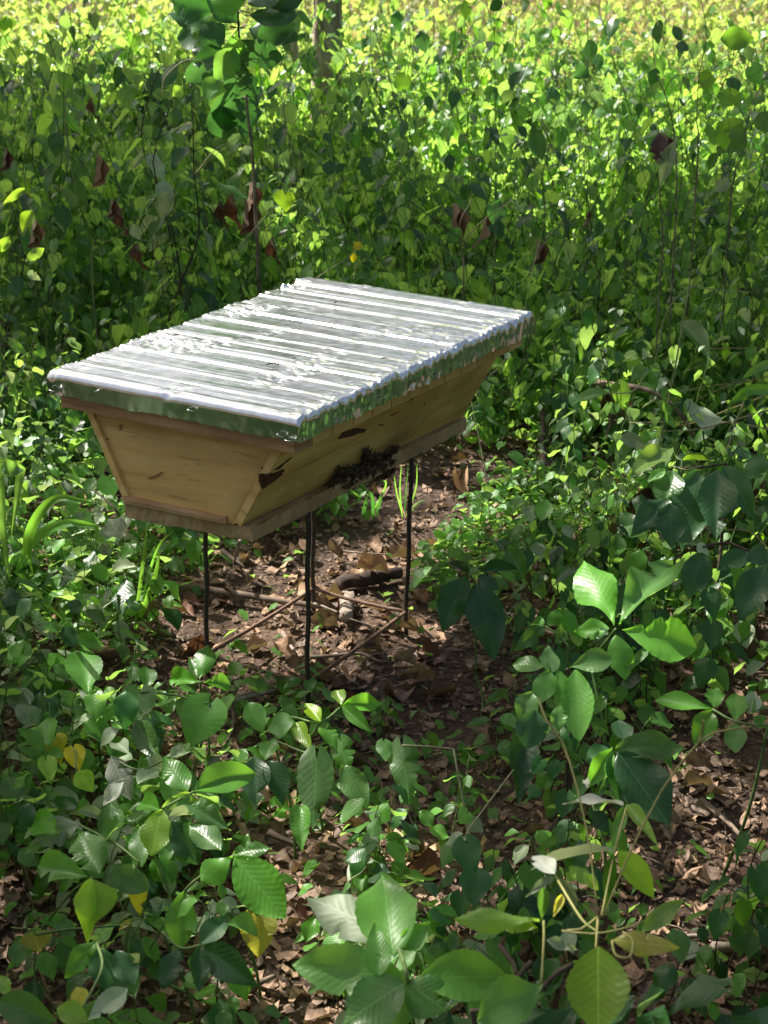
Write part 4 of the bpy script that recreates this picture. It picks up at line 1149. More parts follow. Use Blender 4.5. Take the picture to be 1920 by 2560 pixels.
hero('white_veined_seedling', 'dark round leaf with pale veins above the orange brown dead leaf', 'seedling', 'F', .12,
     [(872, 1235, 838, 1475, 160, EL, d_, -.04, 3), (850, 1180, 780, 1120, 70, U, pa), (880, 1190, 970, 1150, 70, U, pa), (860, 1170, 880, 1100, 60, U, d_)], [[(870, 1235), (850, 1150, .1)]])
hero('pale_leaved_bush', 'greyish small leaved sapling under the left end of the hive', 'sapling', 'F', .3,
     [(845, 960, 740, 790, 150, U, pa, .03, 1), (845, 950, 880, 750, 120, U, pa, .03), (715, 790, 660, 860, 80, U, pa), (720, 740, 620, 790, 60, U, pa), (700, 680, 625, 640, 60, U, pa), (715, 690, 770, 640, 60, U, pa), (710, 690, 735, 740, 45, U, pa), (690, 900, 480, 830, 90, U, g), (700, 1000, 620, 930, 90, U, g, -.02), (860, 960, 950, 960, 60, U, pa), (690, 1130, 610, 1090, 50, U, pa), (690, 1010, 780, 1060, 90, U, pa)],
     [[(640, 620, .34), (740, 700, .33), (830, 820, .3), (855, 1080, .1)]], 'stem_dark', .002)

# grass with broad blades
def blades(name, label, reg, specs, z0=.02, group=None):
    """specs: (points (x,y,z) base..tip, width_px, mat)"""
    b0 = onz(*px(reg, *specs[0][0][0][:2]), specs[0][0][0][2])
    e = empty(name, (b0[0], b0[1], 0))
    tag(e, label, 'grass', group)
    for pts, w_, mat in specs:
        Q = smooth_path([onz(*px(reg, p[0], p[1]), p[2]) for p in pts], 18)
        n = len(Q)
        wm = w_ * ZO[reg][0] * (Q[0] - Vector(CAM)).length / F
        V, T, UV = [], [], []
        for i, p in enumerate(Q):
            u = i / (n - 1)
            ww = wm * .5 * min(1, .35 + u * 3) * (1 - u ** 3) + .0004
            d = (Q[min(i + 1, n - 1)] - Q[max(i - 1, 0)]).normalized()
            sd = d.cross(Vector((.25 * math.sin(3 * u), -1, .55))).normalized()
            up = sd.cross(d).normalized()
            for j in (-1, -.5, 0, .5, 1):
                V.append(p + sd * ww * j + up * (abs(j) * ww * .35)); UV.append((.5 + j * .5, u * .02 + .1))
        for i in range(n - 1):
            for j in range(4):
                a = i * 5 + j
                T += [(a, a + 1, a + 6), (a, a + 6, a + 5)]
        o = link('blade', fast_mesh('blade', np.array([tuple(v) for v in V]), np.array(T), np.array(UV)), MT[mat], e)
        o.location = -e.location
blades('broad_grass', 'broad grass with long bent blades at the left under the hive', 'F', [([(240, 1240, .02), (200, 950, .3), (370, 690, .42), (660, 715, .42)], 62, g), ([(110, 1210, .02), (230, 980, .25), (450, 855, .35), (690, 870, .34)], 66, g), ([(190, 1500, .03), (230, 1430, .12), (340, 1440, .13), (460, 1540, .05)], 34, g)])
blades('broad_grass', 'single broad blade curving down at the far left edge', 'F', [([(75, 1300, .02), (0, 560, .55), (90, 480, .6), (140, 520, .56), (75, 970, .3)], 78, g)])
blades('broad_grass', 'narrow upright grass under the front end of the hive', 'F', [([(930, 1590, .01), (985, 1150, .22), (1020, 850, .37)], 24, g), ([(940, 1590, .01), (1060, 1250, .15), (1110, 1030, .28)], 34, g), ([(930, 1480, .02), (1120, 1330, .1), (1340, 1250, .12)], 14, g), ([(950, 1500, .02), (1080, 1050, .2), (1200, 900, .3)], 16, g)])
blades('broad_grass', 'tuft of thin grass stems beneath the far end of the hive', 'H', [([(1035, 1130, .01), (1020, 950, .1), (1030, 800, .2)], 7, g), ([(1050, 1130, .01), (1060, 950, .1), (1075, 780, .22)], 7, d_), ([(1040, 1130, .01), (1000, 980, .1), (985, 870, .16)], 7, g), ([(1060, 1130, .01), (1120, 950, .1), (1130, 790, .2)], 9, g), ([(1095, 1080, .02), (1140, 1040, .05), (1190, 1020, .05)], 22, pa)])
blades('broad_grass', 'dark tuft of grass below the bees', 'H', [([(850, 1140, .01), (840, 1000, .1), (800, 960, .12)], 24, d_), ([(780, 1140, .01), (800, 1040, .08), (830, 990, .1)], 26, d_), ([(870, 1130, .01), (900, 1000, .1), (930, 950, .1)], 20, d_), ([(840, 1120, .01), (930, 920, .14), (850, 890, .16)], 14, g)])
blades('broad_grass', 'broad bright blades at the right edge beside the straws', 'E', [([(1700, 900, .05), (1560, 640, .3), (1500, 600, .36), (1440, 660, .3)], 40, g), ([(1700, 560, .4), (1560, 560, .42), (1470, 620, .38)], 56, g), ([(1700, 410, .45), (1600, 450, .45), (1530, 500, .42)], 44, g)])

# ------------------------------------------------------------------ thicket individuals
def stem_plant(name, height, nl, leaf_kinds, leaf_len, mats, lean=.1, smat='stem', sr=.0022, hang=.8, first=.2, whorl=False, asp=(.6, .85)):
    """prototype at the origin: Empty > stem, leaf..."""
    e = empty(name, (0, 0, 0))
    a0 = random.uniform(0, 6.28)
    pts = [Vector((0, 0, -.02))]
    for k in range(1, 6):
        h = height * k / 5
        pts.append(Vector((lean * h * math.cos(a0) + random.gauss(0, .03 * height), lean * h * math.sin(a0) + random.gauss(0, .03 * height), h)))
    path = smooth_path(pts, 15)
    n = len(path)
    V, Fc = tube(path, [sr * (1.25 - .8 * i / n) for i in range(n)], 5)
    for k in range(nl):
        f = first + (1 - first) * (k + random.random() * .6) / nl
        f = min(f, .999)
        i = int(f * (n - 1)); p = path[i]
        az = a0 + k * 2.4 + random.uniform(-.4, .4)
        pl = leaf_len * random.uniform(.25, .6)
        d = Vector((math.cos(az), math.sin(az), random.uniform(.1, .8))).normalized()
        if f > .93: d = Vector((d.x, d.y, 1.2)).normalized()
        q = p + d * pl
        V, Fc = tube([p, p.lerp(q, .5) + Vector((0, 0, pl * .08)), q], [sr * .5, sr * .4, sr * .3], 4, V, Fc)
        ln = leaf_len * random.uniform(.65, 1.15) * (1 - .35 * max(0, f - .7))
        out = Vector((math.cos(az), math.sin(az), 0))
        h_ = hang * random.uniform(.5, 1.3)
        dl = (out * math.cos(h_) + Vector((0, 0, -math.sin(h_)))).normalized()
        nr = out * math.sin(h_) + Vector((random.gauss(0, .25), random.gauss(0, .25), math.cos(h_)))
        kd = random.choice(leaf_kinds)
        put_leaf(e, leafm(kd, random.randrange(6), 'm', random.choice(mats)), q, q + dl * ln, ln * random.uniform(*asp), nr)
    o = link('stem', mesh('stem', V, Fc), MT[smat], e)
    return e
def bush_plant(name, height, nb, per, leaf_kinds, leaf_len, mats, smat, spread=.35):
    e = empty(name, (0, 0, 0))
    V, Fc = [], []
    for b_ in range(nb):
        a0 = b_ * 2.4 + random.uniform(-.4, .4); h = height * random.uniform(.6, 1.05)
        pts = [Vector((0, 0, -.02))]
        for k in range(1, 5):
            f = k / 4
            pts.append(Vector((math.cos(a0) * spread * h * f ** 1.3 + random.gauss(0, .02), math.sin(a0) * spread * h * f ** 1.3 + random.gauss(0, .02), h * f ** .85)))
        path = smooth_path(pts, 16); n = len(path)
        V, Fc = tube(path, [.0032 * (1 - .75 * i / n) for i in range(n)], 5, V, Fc)
        for k in range(per):
            f = min(.999, .22 + .78 * (k + random.random()) / per)
            p = path[int(f * (n - 1))]; az = random.uniform(0, 6.28)
            q = p + Vector((math.cos(az), math.sin(az), random.uniform(-.1, .9))).normalized() * leaf_len * random.uniform(.4, 1.5)
            V, Fc = tube([p, p.lerp(q, .5) + Vector((0, 0, .005)), q], [.0012, .0009, .0006], 3, V, Fc)
            ln = leaf_len * random.uniform(.55, 1.25)
            out = Vector((math.cos(az), math.sin(az), 0)); h_ = random.uniform(.1, 1.2)
            dl = (out * math.cos(h_) + Vector((0, 0, -math.sin(h_)))).normalized()
            nr = out * math.sin(h_) + Vector((random.gauss(0, .4), random.gauss(0, .4), math.cos(h_)))
            put_leaf(e, leafm(random.choice(leaf_kinds), random.randrange(6), 'm', random.choice(mats)), q, q + dl * ln, ln * random.uniform(.5, .8), nr)
    link('stem', mesh('stem', V, Fc), MT[smat], e)
    return e
def copy_tree(src, loc, rz, sc):
    c = src.copy(); COL.objects.link(c)
    c.location = loc; c.rotation_euler = (random.gauss(0, .06), random.gauss(0, .06), rz); c.scale = (sc, sc, sc)
    for ch in src.children:
        k = ch.copy(); COL.objects.link(k); k.parent = c
    return c
class Species:
    def __init__(s, protos): s.p = protos; s.used = [False] * len(protos)
    def place(s, loc, rz, sc, label, cat, group=None):
        i = random.randrange(len(s.p))
        if not s.used[i]:
            s.used[i] = True
            o = s.p[i]; o.location = loc; o.rotation_euler = (0, 0, rz); o.scale = (sc,) * 3
        else: o = copy_tree(s.p[i], loc, rz, sc)
        tag(o, label, cat, group)
        return o
    def finish(s):
        for u_, p in zip(s.used, s.p):
            if not u_:
                for c in list(p.children): bpy.data.objects.remove(c)
                bpy.data.objects.remove(p)
SP = {}
SP['heart'] = Species([stem_plant('heart_leaved_climber', random.uniform(.8, 1.05), 16, ['heart', 'heart', 'ovate'], (.056, .068, .08)[_ % 3], (['back', 'back', 'green'], ['dark', 'dark', 'green'], ['back', 'green', 'dark'])[(_ // 3) % 3], .28, 'stem', .0022, 1.0, .12) for _ in range(9)])  # darker leaf sets paint in the shaded pockets of the thicket
SP['lance'] = Species([stem_plant('narrow_leaved_shrub', random.uniform(.6, .9), 18, ['lance', 'ovate'], .085, ['back', 'green', 'dark', 'pale'], .12, 'stem_dark', .0026, .6, .15, asp=(.35, .55)) for _ in range(5)])
SP['broad'] = Species([stem_plant('broad_leaved_climber', random.uniform(.6, .95), 12, ['ovate', 'obovate', 'ellip'], (.075, .1)[_ % 2], ['green', 'dark', 'back'], .25, 'stem', .0026, .7, .2) for _ in range(5)])
SP['fine'] = Species([stem_plant('small_leaved_shrub', random.uniform(.7, 1.0), 30, ['ellip', 'ovate'], .04, ['back', 'green', 'pale'], .3, 'stem_dark', .002, .5, .15) for _ in range(4)])
SP['bush'] = Species([bush_plant('leafy_bush', random.uniform(.8, 1.0), 6, 9, ['ovate', 'heart', 'ellip', 'lance'], (.055, .07, .085)[_ % 3], (['back', 'back', 'green', 'fresh'], ['back', 'green', 'dark'])[_ // 3], ('stem', 'stem_dark')[_ % 2], .3 + .12 * (_ % 2)) for _ in range(6)])  # dark leaves mixed in to deepen the same painted shade pockets
SP['seed'] = Species([stem_plant('seedling', random.uniform(.07, .14), 6, ['ovate', 'heart', 'ellip'], .036, ['green', 'back', 'fresh'], .15, 'stem', .0011, .35, .45) for _ in range(6)])
SP['sap'] = Species([stem_plant('leafy_sapling', random.uniform(.2, .32), 9, ['ovate', 'obovate', 'ellip'], .066, ['green', 'green', 'dark', 'fresh', 'green', 'pale'], .2, 'stem', .0018, .5, .3) for _ in range(8)])
SP['dark'] = Species([stem_plant('dark_leaved_sapling', random.uniform(.2, .34), 9, ['ovate', 'heart'], .066, ['dark', 'green'], .2, 'stem_dark', .0018, .8, .2) for _ in range(5)])

MARKS = [(865, 1490, 'the short grey log'), (930, 1440, 'the rotten log'), (769, 1704, 'the nearest stand leg'), (517, 1606, 'the left stand leg'), (1014, 1580, 'the right stand leg'), (390, 1630, 'the red stone'), (340, 1540, 'the orange brown dead leaf'),
         (225, 1740, 'the tall toothed leaf'), (500, 1700, 'the fork leaved sapling'), (150, 1880, 'the yellow heart leaves'), (235, 2260, 'the sunlit serrated leaf'), (90, 2340, 'the yellow heart leaf'), (645, 2350, 'the yellowing hanging leaf'), (500, 2380, 'the dark five leaved sapling'), (120, 2520, 'the bottom left corner'),
         (400, 2050, 'the pale lime leaf'), (620, 2150, 'the long stemmed sapling'), (820, 1800, 'the four leaved vine'), (800, 2000, 'the drooping heart leaves'), (1010, 1940, 'the notched heart leaf'), (980, 2380, 'the big bottom leaves'), (1500, 2300, 'the downy vine'), (1250, 2480, 'the bent woody twigs'),
         (1840, 2080, 'the slanting brown stick'), (1850, 2370, 'the thick pale stick'), (1410, 1670, 'the light whorled sapling'), (1540, 1570, 'the ragged rosette sapling'), (1540, 1880, 'the spreading dark sapling'), (1800, 1760, 'the trefoil sapling'), (1180, 1500, 'the two drooping leaves'), (1600, 1300, 'the long red dead leaf'), (1800, 1400, 'the mass of hanging leaves'),
         (1760, 1040, 'the round pale leaf'), (1600, 1160, 'the lime pointed leaves'), (1550, 980, 'the arching branch'), (1350, 1100, 'the standing stub'), (1230, 930, 'the far lower corner of the lid'), (1150, 1200, 'the grey round dead leaf'), (800, 1350, 'the curled tan leaf'), (1000, 1250, 'the thin grass stems'), (250, 1340, 'the greyish sapling'), (100, 1300, 'the broad bent grass blades'), (60, 1130, 'the far left edge'), (120, 950, 'the left corner of the lid'), (300, 1500, 'the white veined leaf'),
         (1850, 1200, 'the straws at the right edge'), (1850, 850, 'the right edge above the straws'), (1400, 700, 'the right corner of the lid'), (1100, 650, 'the far edge of the lid'), (760, 660, 'the rear corner of the lid'), (450, 750, 'the left edge of the lid'), (170, 700, 'the left end of the thicket'), (600, 540, 'the dark red dead cluster'), (710, 500, 'the lone lime leaf'), (300, 520, 'the narrow rusty leaves'), (60, 520, 'the backlit leaves at the left edge'),
         (60, 170, 'the top left corner'), (230, 150, 'the bright gap at the upper left'), (120, 330, 'the small rusty leaf high at the left'), (480, 310, 'the whitish shining leaf'), (330, 420, 'the pale grey narrow leaf'), (350, 300, 'the leaning twig'), (600, 250, 'the tall broad leaved sapling'), (820, 250, 'the brown tree trunk'), (1000, 300, 'the soft round leaf'), (1130, 560, 'the wide dark red dead leaf'), (1250, 450, 'the climbing dark stem'), (1480, 200, 'the dark pointed leaf'), (1350, 400, 'the long hanging dark leaf'), (1650, 420, 'the pale stem with a pinkish leaf'), (1740, 300, 'the upright thin stem'), (1870, 300, 'the upper right corner'), (1500, 560, 'the brown leaning twig'), (1750, 580, 'the blue grey leaf'), (1870, 520, 'the drooping leaf at the right edge')]
def near(x, y, z=.05):
    p = proj((x, y, z))
    return min(MARKS, key=lambda m: (m[0] - p[0]) ** 2 + (m[1] - p[1]) ** 2)[2]
def zone(x, y):
    p = proj((x, y, .3))
    return p
def hivefree(x, y):
    # keep stems out of the hive's own volume and the view onto it
    return inside([tuple(q) for q in LID], x, y)
# tall thicket: the nearest ranks as individuals
placed = 0
tries = 0
cnt = {'l': 0}
while placed < 270 and tries < 9000:
    tries += 1
    y = 4.05 + 3.0 * random.random() ** .95
    x = random.uniform(-1, 1) * (y * .255 + .12)
    # more open towards the right where the straws lie
    if x > .45 and y < 4.4: continue
    fx = proj((x, y, 0))
    left = fx[0] < 640
    right = fx[0] > 1280
    hmax = .55 + .45 * min(1, (y - 4.0) / 1.1)
    if not left and y > 5.4: hmax *= 1.2
    if -.75 < x < .12 and y < 4.75: hmax *= .62
    if not left: hmax *= .78
    sc = hmax * random.uniform(.8, 1.12)
    if noise.noise(Vector((x * 1.9, y * 1.9, 21))) < -.22: continue
    sc *= 1 + .45 * noise.noise(Vector((x * 2.3, y * 2.3, 33)))
    k = random.choices(('heart', 'lance', 'broad', 'fine'), (.46, .16, .14, .24))[0]
    mk = near(x, y, .75 * sc)
    tl = 'tall' if sc > .78 else 'low'
    kn = {'heart': 'climber with hanging heart leaves', 'lance': 'narrow leaved shrub', 'broad': 'broad leaved climber', 'fine': 'small leaved shrub'}[k]
    what = f'{tl} {kn}'
    SP[k].place((x, y, gz(x, y)), random.uniform(0, 6.28), sc, f'{what} by {mk}', 'climber' if k in ('heart', 'broad') else 'shrub', f'{what} by {mk}')
    placed += 1
placed = 0
while placed < 9:
    y = random.uniform(4.5, 5.4); x = ony(random.uniform(330, 800) if placed % 4 else random.uniform(0, 330), 400, y)[0]
    k = random.choice(('heart', 'broad', 'heart', 'lance'))
    kn = {'heart': 'climber with dense heart leaves', 'lance': 'narrow leaved shrub', 'broad': 'broad leaved climber'}[k]
    what = f'very tall {kn} by {near(x, y, 1.1)}'
    SP[k].place((x, y, gz(x, y)), random.uniform(0, 6.28), random.uniform(1.05, 1.25), what, 'climber' if k != 'lance' else 'shrub', what)
    placed += 1
for x_, y_, sc in ((740, 7.4, 1.0), (790, 7.6, 1.02), (830, 7.3, 1.05), (880, 7.7, .95), (815, 7.9, 1.05)):
    P_ = ony(x_, 200, y_)
    SP['fine' if x_ % 20 else 'heart'].place((P_[0], y_, gz(P_[0], y_)), random.uniform(0, 6.28), sc * 1.08, {740: 'leafy shrub left in front of the brown tree trunk', 790: 'leafy shrub hiding the left side of the tree trunk foot', 830: 'leafy shrub hiding the right side of the tree trunk foot', 880: 'leafy shrub right in front of the brown tree trunk', 815: 'lowest leafy shrub right at the tree trunk foot'}[x_], 'shrub')
# sunlit bushes closing the view where the field begins, and a few deeper in the thicket
placed = 0
while placed < 135:
    y = random.uniform(6.3, 9.6) if placed % 4 else random.uniform(4.6, 6.3)
    x = random.uniform(-1, 1) * (y * .25 + .1)
    px_ = proj((x, y, .5))[0]
    if y > 6.3 and noise.noise(Vector((x * 1.1, y * 1.1, 44))) < -.12: continue
    if abs(px_ - 800) < 60 and y < 8.6 and random.random() < .5: continue
    sc = random.uniform(.65, 1.15) * (.85 if y < 6.3 else 1)
    if y < 5.2: sc *= .75
    what = f'{"tall" if sc > .85 else "low"} many stemmed leafy bush by {near(x, y, .6 * sc)}'
    SP['bush'].place((x, y, gz(x, y)), random.uniform(0, 6.28), sc, what, 'bush', what)
    placed += 1
# shrubs crowding up on either side of the hive
placed = 0
while placed < 62:
    y = random.uniform(3.1, 4.3)
    x = random.uniform(-1, 1) * (y * .25 + .08)
    p = proj((x, y, .1))
    if 170 < p[0] < 1330 or bare(x, y): continue
    if p[0] > 1330 and 1080 < p[1] < 1250 and random.random() < .5: continue
    k = random.choice(('heart', 'lance', 'broad', 'fine', 'heart'))
    sc = random.uniform(.3, .55) * (1.15 if y > 3.7 else .9) * (1.2 if p[0] > 1500 else 1)
    kn = {'heart': 'climber with heart leaves', 'lance': 'narrow leaved shrub', 'broad': 'broad leaved climber', 'fine': 'small leaved shrub'}[k]
    what = f'short {kn} by {near(x, y, .2)}'
    SP[k].place((x, y, gz(x, y)), random.uniform(0, 6.28), sc, what, 'climber' if k in ('heart', 'broad') else 'shrub', what)
    placed += 1
# ground seedlings and saplings
placed = 0; tries = 0
while placed < 250 and tries < 9000:
    tries += 1
    y = 2.5 + 2.4 * random.random()
    x = random.uniform(-1, 1) * (y * .25 + .05)
    p = proj((x, y, .03))
    if bare(x, y) and random.random() > .06: continue
    zn = near(x, y); sc = random.uniform(.6, 1.3); tl = 'very small' if sc < .95 else 'small'
    SP['seed'].place((x, y, gz(x, y)), random.uniform(0, 6.28), sc, f'{tl} green seedling beside {zn}', 'seedling', f'{tl} seedlings beside {zn}')
    placed += 1
placed = 0; tries = 0
HC = (LID[0] + LID[2]) / 2
while placed < 400 and tries < 9000:
    tries += 1
    y = 1.6 + 3.0 * random.random() ** .9
    x = random.uniform(-1, 1) * (y * .25 + .08)
    if bare(x, y): continue
    pz = proj((x, y, .15))
    if pz[0] > 1420 and 840 < pz[1] < 1130 and random.random() < .8: continue
    if 960 < pz[0] < 1290 and 1040 < pz[1] < 1460: continue
    if hivefree(x, y): continue
    p = proj((x, y, .15))
    q = proj((x, y, .30))
    if 300 < p[0] < 1230 and q[1] < 1640 and p[1] > 1080 and y < 3.0: continue
    if 1150 < p[0] and p[1] > 1650 and random.random() < .3: continue
    rr = p[0] > 1150
    k = 'dark' if (rr and random.random() < .65) else 'sap'
    zn = near(x, y, .15)
    sc = random.uniform(.5, 1.0) * (.85 if p[1] > 1900 else 1)
    tl = 'small' if sc < .72 else 'larger'
    kk = 'dark leaved' if k == 'dark' else 'leafy green'
    SP[k].place((x, y, gz(x, y)), random.uniform(0, 6.28), sc, f'{tl} {kk} sapling beside {zn}', 'sapling', f'{tl} {kk} saplings beside {zn}')
    placed += 1
for s in SP.values(): s.finish()
fallen()

# ------------------------------------------------------------------ uncountable undergrowth
def rand_rot(hang):
    az = random.uniform(0, 6.283)
    h_ = hang * random.uniform(.3, 1.4)
    out = np.array((math.cos(az), math.sin(az), 0))
    y = out * math.cos(h_) + np.array((0, 0, -math.sin(h_)))
    nr = out * math.sin(h_) + np.array((random.gauss(0, .35), random.gauss(0, .35), math.cos(h_)))
    x = np.cross(y, nr); x /= np.linalg.norm(x)
    z = np.cross(x, y)
    return x, y, z
def mass(name, label, cat, n, yr, hfun, size, kinds, mat, hang=.9, zlo=.0, xw=.265, dens=None, q=(4, 1)):
    b = Batch()
    gs = [leaf_grid(k, q[0], q[1], i, droop=random.uniform(.05, .35), fold=random.uniform(0, .4), wave=.03) for i, k in enumerate(kinds * 3)]
    c = 0
    while c < n:
        y = yr[0] + (yr[1] - yr[0]) * random.random()
        x = random.uniform(-1, 1) * (y * xw + .1)
        if dens and random.random() > dens(x, y): continue
        h = hfun(x, y)
        z = zlo + (h - zlo) * random.random() ** .8
        s = size[0] + (size[1] - size[0]) * random.random() ** 1.6
        X, Y, Z = rand_rot(hang)
        b.add(random.choice(gs), np.array((x, y, gz(x, y) + z)), X * s * random.uniform(.5, .85), Y * s, Z * s, .55 * nh(x, y, 1.1, 6) + .4 * random.random())
        c += 1
    o = b.build(name, MT[mat])
    tag(o, label, cat, kind='stuff')
    return o
def nh(x, y, s=1.3, k=0): return .5 + .5 * noise.noise(Vector((x * s, y * s, k)))
mass('thicket_foliage', 'dense mass of green leaves filling the thicket behind the hive', 'foliage', 31000, (4.2, 7.4), lambda x, y: (.3 + (.5 if x < -.12 * y else .36) * min(1, (y - 4.2) / 1.5)) * (.2 + 1.2 * nh(x, y, 1.6)), (.02, .075), ['heart', 'ovate', 'lance', 'ellip'], 'back', dens=lambda x, y: .15 + max(0, nh(x, y, 2.6, 61) - .3) * 3)
mass('side_undergrowth', 'leafy undergrowth carrying on beyond both edges of the picture', 'ground cover', 16000, (.3, 5), lambda x, y: .1 + .5 * nh(x, y, 2), (.04, .08), ['ovate', 'heart', 'ellip'], 'dark', .7, xw=.75, dens=lambda x, y: 1 if (abs(x) > y * .25 + .12 or y < 1.45) and (y > 1 or abs(x) > .6) else 0, q=(3, 1))
mass('low_undergrowth', 'low mat of small dark leaves on the soil among the plants', 'ground cover', 6500, (2.0, 4.6), lambda x, y: .02 + .1 * nh(x, y, 3), (.018, .038), ['ovate', 'heart', 'ellip'], 'green', .5, dens=lambda x, y: 0.02 if bare(x, y) else (max(0, nh(x, y, 2.2, 5) - .38) * 3) * (.22 if y < 2.75 else 1))
mass('field_foliage', 'sunlit yellow green weeds of the open field beyond the thicket', 'foliage', 36000, (6.6, 15), lambda x, y: .1 + .55 * nh(x, y, 1.3, 3) ** 1.4, (.04, .09), ['heart', 'ovate', 'lance'], 'sunny', .7, q=(3, 1))
mass('near_field_foliage', 'larger sunlit leaves where the thicket opens into the field', 'foliage', 6500, (6.4, 9.5), lambda x, y: .15 + .6 * nh(x, y, 1.7, 13), (.05, .12), ['heart', 'ovate', 'lance'], 'back', .8, q=(4, 1), dens=lambda x, y: max(0, nh(x, y, 1.7, 13) - .25) * 2)
mass('far_field_foliage', 'pale bright weeds in the farthest sunny field', 'foliage', 26000, (14, 40), lambda x, y: .1 + .6 * nh(x, y, .8, 9) ** 1.5, (.06, .16), ['ovate', 'lance'], 'sunny', .7, xw=.3, q=(2, 1))
def straws(name, label, n, yr, h, mat, r=.0015, dens=None):
    b = Batch()
    c = 0
    while c < n:
        y = random.uniform(*yr); x = random.uniform(-1, 1) * (y * .265 + .1)
        if dens and random.random() > dens(x, y): continue
        hh = random.uniform(*h); a = random.uniform(0, 6.28); ln = random.uniform(.05, .6) * hh
        p = Vector((x, y, gz(x, y) - .01)); t_ = p + Vector((math.cos(a) * ln, math.sin(a) * ln, hh))
        m_ = p.lerp(t_, .5) + Vector((random.gauss(0, .03), random.gauss(0, .03), hh * .08))
        rr = r * (1 + max(0, y - 6) * .12)
        b.tubes(smooth_path([p, m_, t_], 6), [rr, rr, rr * .9, rr * .8, rr * .6, rr * .4, rr * .3][:len(smooth_path([p, m_, t_], 6))])
        c += 1
    o = b.build(name, MT[mat])
    tag(o, label, 'stems', kind='stuff')
straws('field_straws', 'dry pale stalks standing in the sunny field', 3000, (8, 26), (.3, .75), 'straw', .0018, lambda x, y: .25 + .75 * (x > 0))
straws('thicket_stems', 'thin dark stems crossing inside the thicket', 380, (4.2, 7), (.3, 1.0), 'stem_dark', .0014)
straws('green_stems', 'slender green stems of the thicket plants', 500, (4.1, 8), (.4, 1.0), 'stem', .0013)
mass('dry_field_leaves', 'scattered withered tan leaves among the field weeds', 'foliage', 5000, (8, 24), lambda x, y: .75 * nh(x, y, 1, 4), (.04, .09), ['lance', 'ovate'], 'straw', .8, dens=lambda x, y: .25 + .75 * (x > .3), q=(3, 1))

# ------------------------------------------------------------------ trees and tall saplings behind
def bark_tree_mat(name, a, b):
    m, t, out = nmat(name)
    tc = N(t, 'ShaderNodeTexCoord')
    mp = N(t, 'ShaderNodeMapping'); mp.inputs['Scale'].default_value = (14, 14, 3.5)
    L(t, tc.outputs['Object'], mp.inputs[0])
    n1 = N(t, 'ShaderNodeTexNoise', i_Scale=1.0, i_Detail=8.0)
    vo = N(t, 'ShaderNodeTexVoronoi', i_Scale=1.6)
    L(t, mp.outputs[0], n1.inputs['Vector']); L(t, mp.outputs[0], vo.inputs['Vector'])
    c = ramp(t, n1.outputs[0], [(.35, a), (.65, b)])
    pr = N(t, 'ShaderNodeBsdfPrincipled', i_Roughness=.9)
    L(t, c, pr.inputs['Base Color'])
    bp = N(t, 'ShaderNodeBump', i_Strength=.9, i_Distance=.03)
    L(t, math_(t, 'ADD', n1.outputs[0], vo.outputs['Distance']), bp.inputs['Height'])
    L(t, bp.outputs[0], pr.inputs['Normal'])
    L(t, pr.outputs[0], out.inputs[0])
    return m
BARK = bark_tree_mat('rough_tree_bark', (.22, .15, .11), (.5, .4, .32))
def tree(name, x, y, r, h, lean, label, crown_n, crown_r, crown_z, mat='green', limbs=6):
    e = empty(name, (x, y, 0)); tag(e, label, 'tree')
    path = smooth_path([(0, 0, -.1), (lean * .3, 0, h * .33), (lean * .7, .05, h * .66), (lean, 0, h)], 24, .03)
    n = len(path)
    V, Fc = tube(path, [r * (1.25 if i == 0 else 1) * (1 - .55 * i / n) for i in range(n)], 18, knob=.18)
    link('trunk', mesh('trunk', V, Fc), BARK, e)
    V, Fc = [], []
    ends = []
    for k in range(limbs):
        a = k * 2.4 + .4; p = Vector(path[int(n * (.72 + .26 * k / limbs))])
        q = p + Vector((math.cos(a) * crown_r * .7, math.sin(a) * crown_r * .7, crown_r * random.uniform(.2, .7)))
        pp = smooth_path([p, p.lerp(q, .5) + Vector((0, 0, .15)), q], 10, .05)
        V, Fc = tube(pp, [r * .35 * (1 - .8 * i / len(pp)) for i in range(len(pp))], 7, V, Fc); ends += pp[3:]
    link('limbs', mesh('limbs', V, Fc), BARK, e)
    b = Batch()
    gs = [leaf_grid('ellip', 3, 1, k, droop=.2, fold=.2, wave=.03) for k in range(4)]
    for k in range(crown_n):
        c = random.choice(ends) + Vector((random.gauss(0, .33), random.gauss(0, .33), random.gauss(0, .25))) * (crown_r / 2)
        s = random.uniform(.1, .17)
        X, Y, Z = rand_rot(.8)
        b.add(random.choice(gs), np.array(c), X * s * .6, Y * s, Z * s, random.random())
    b.build('crown', MT[mat], e)
    return e
# the trunk in view at the top, its crown above the picture
tp = ony(803, 60, 8.6)
tree('tree', tp[0], tp[1], .082, 7.8, .3, 'rough brown tree trunk standing in the sun at the top of the picture', 900, 1.5, 3.5)
tp = ony(775, 40, 9.6)
tree('tree', tp[0] - .1, tp[1], .04, 6.2, -.2, 'slimmer pale trunk just left of the rough brown trunk', 400, 1.0, 3)

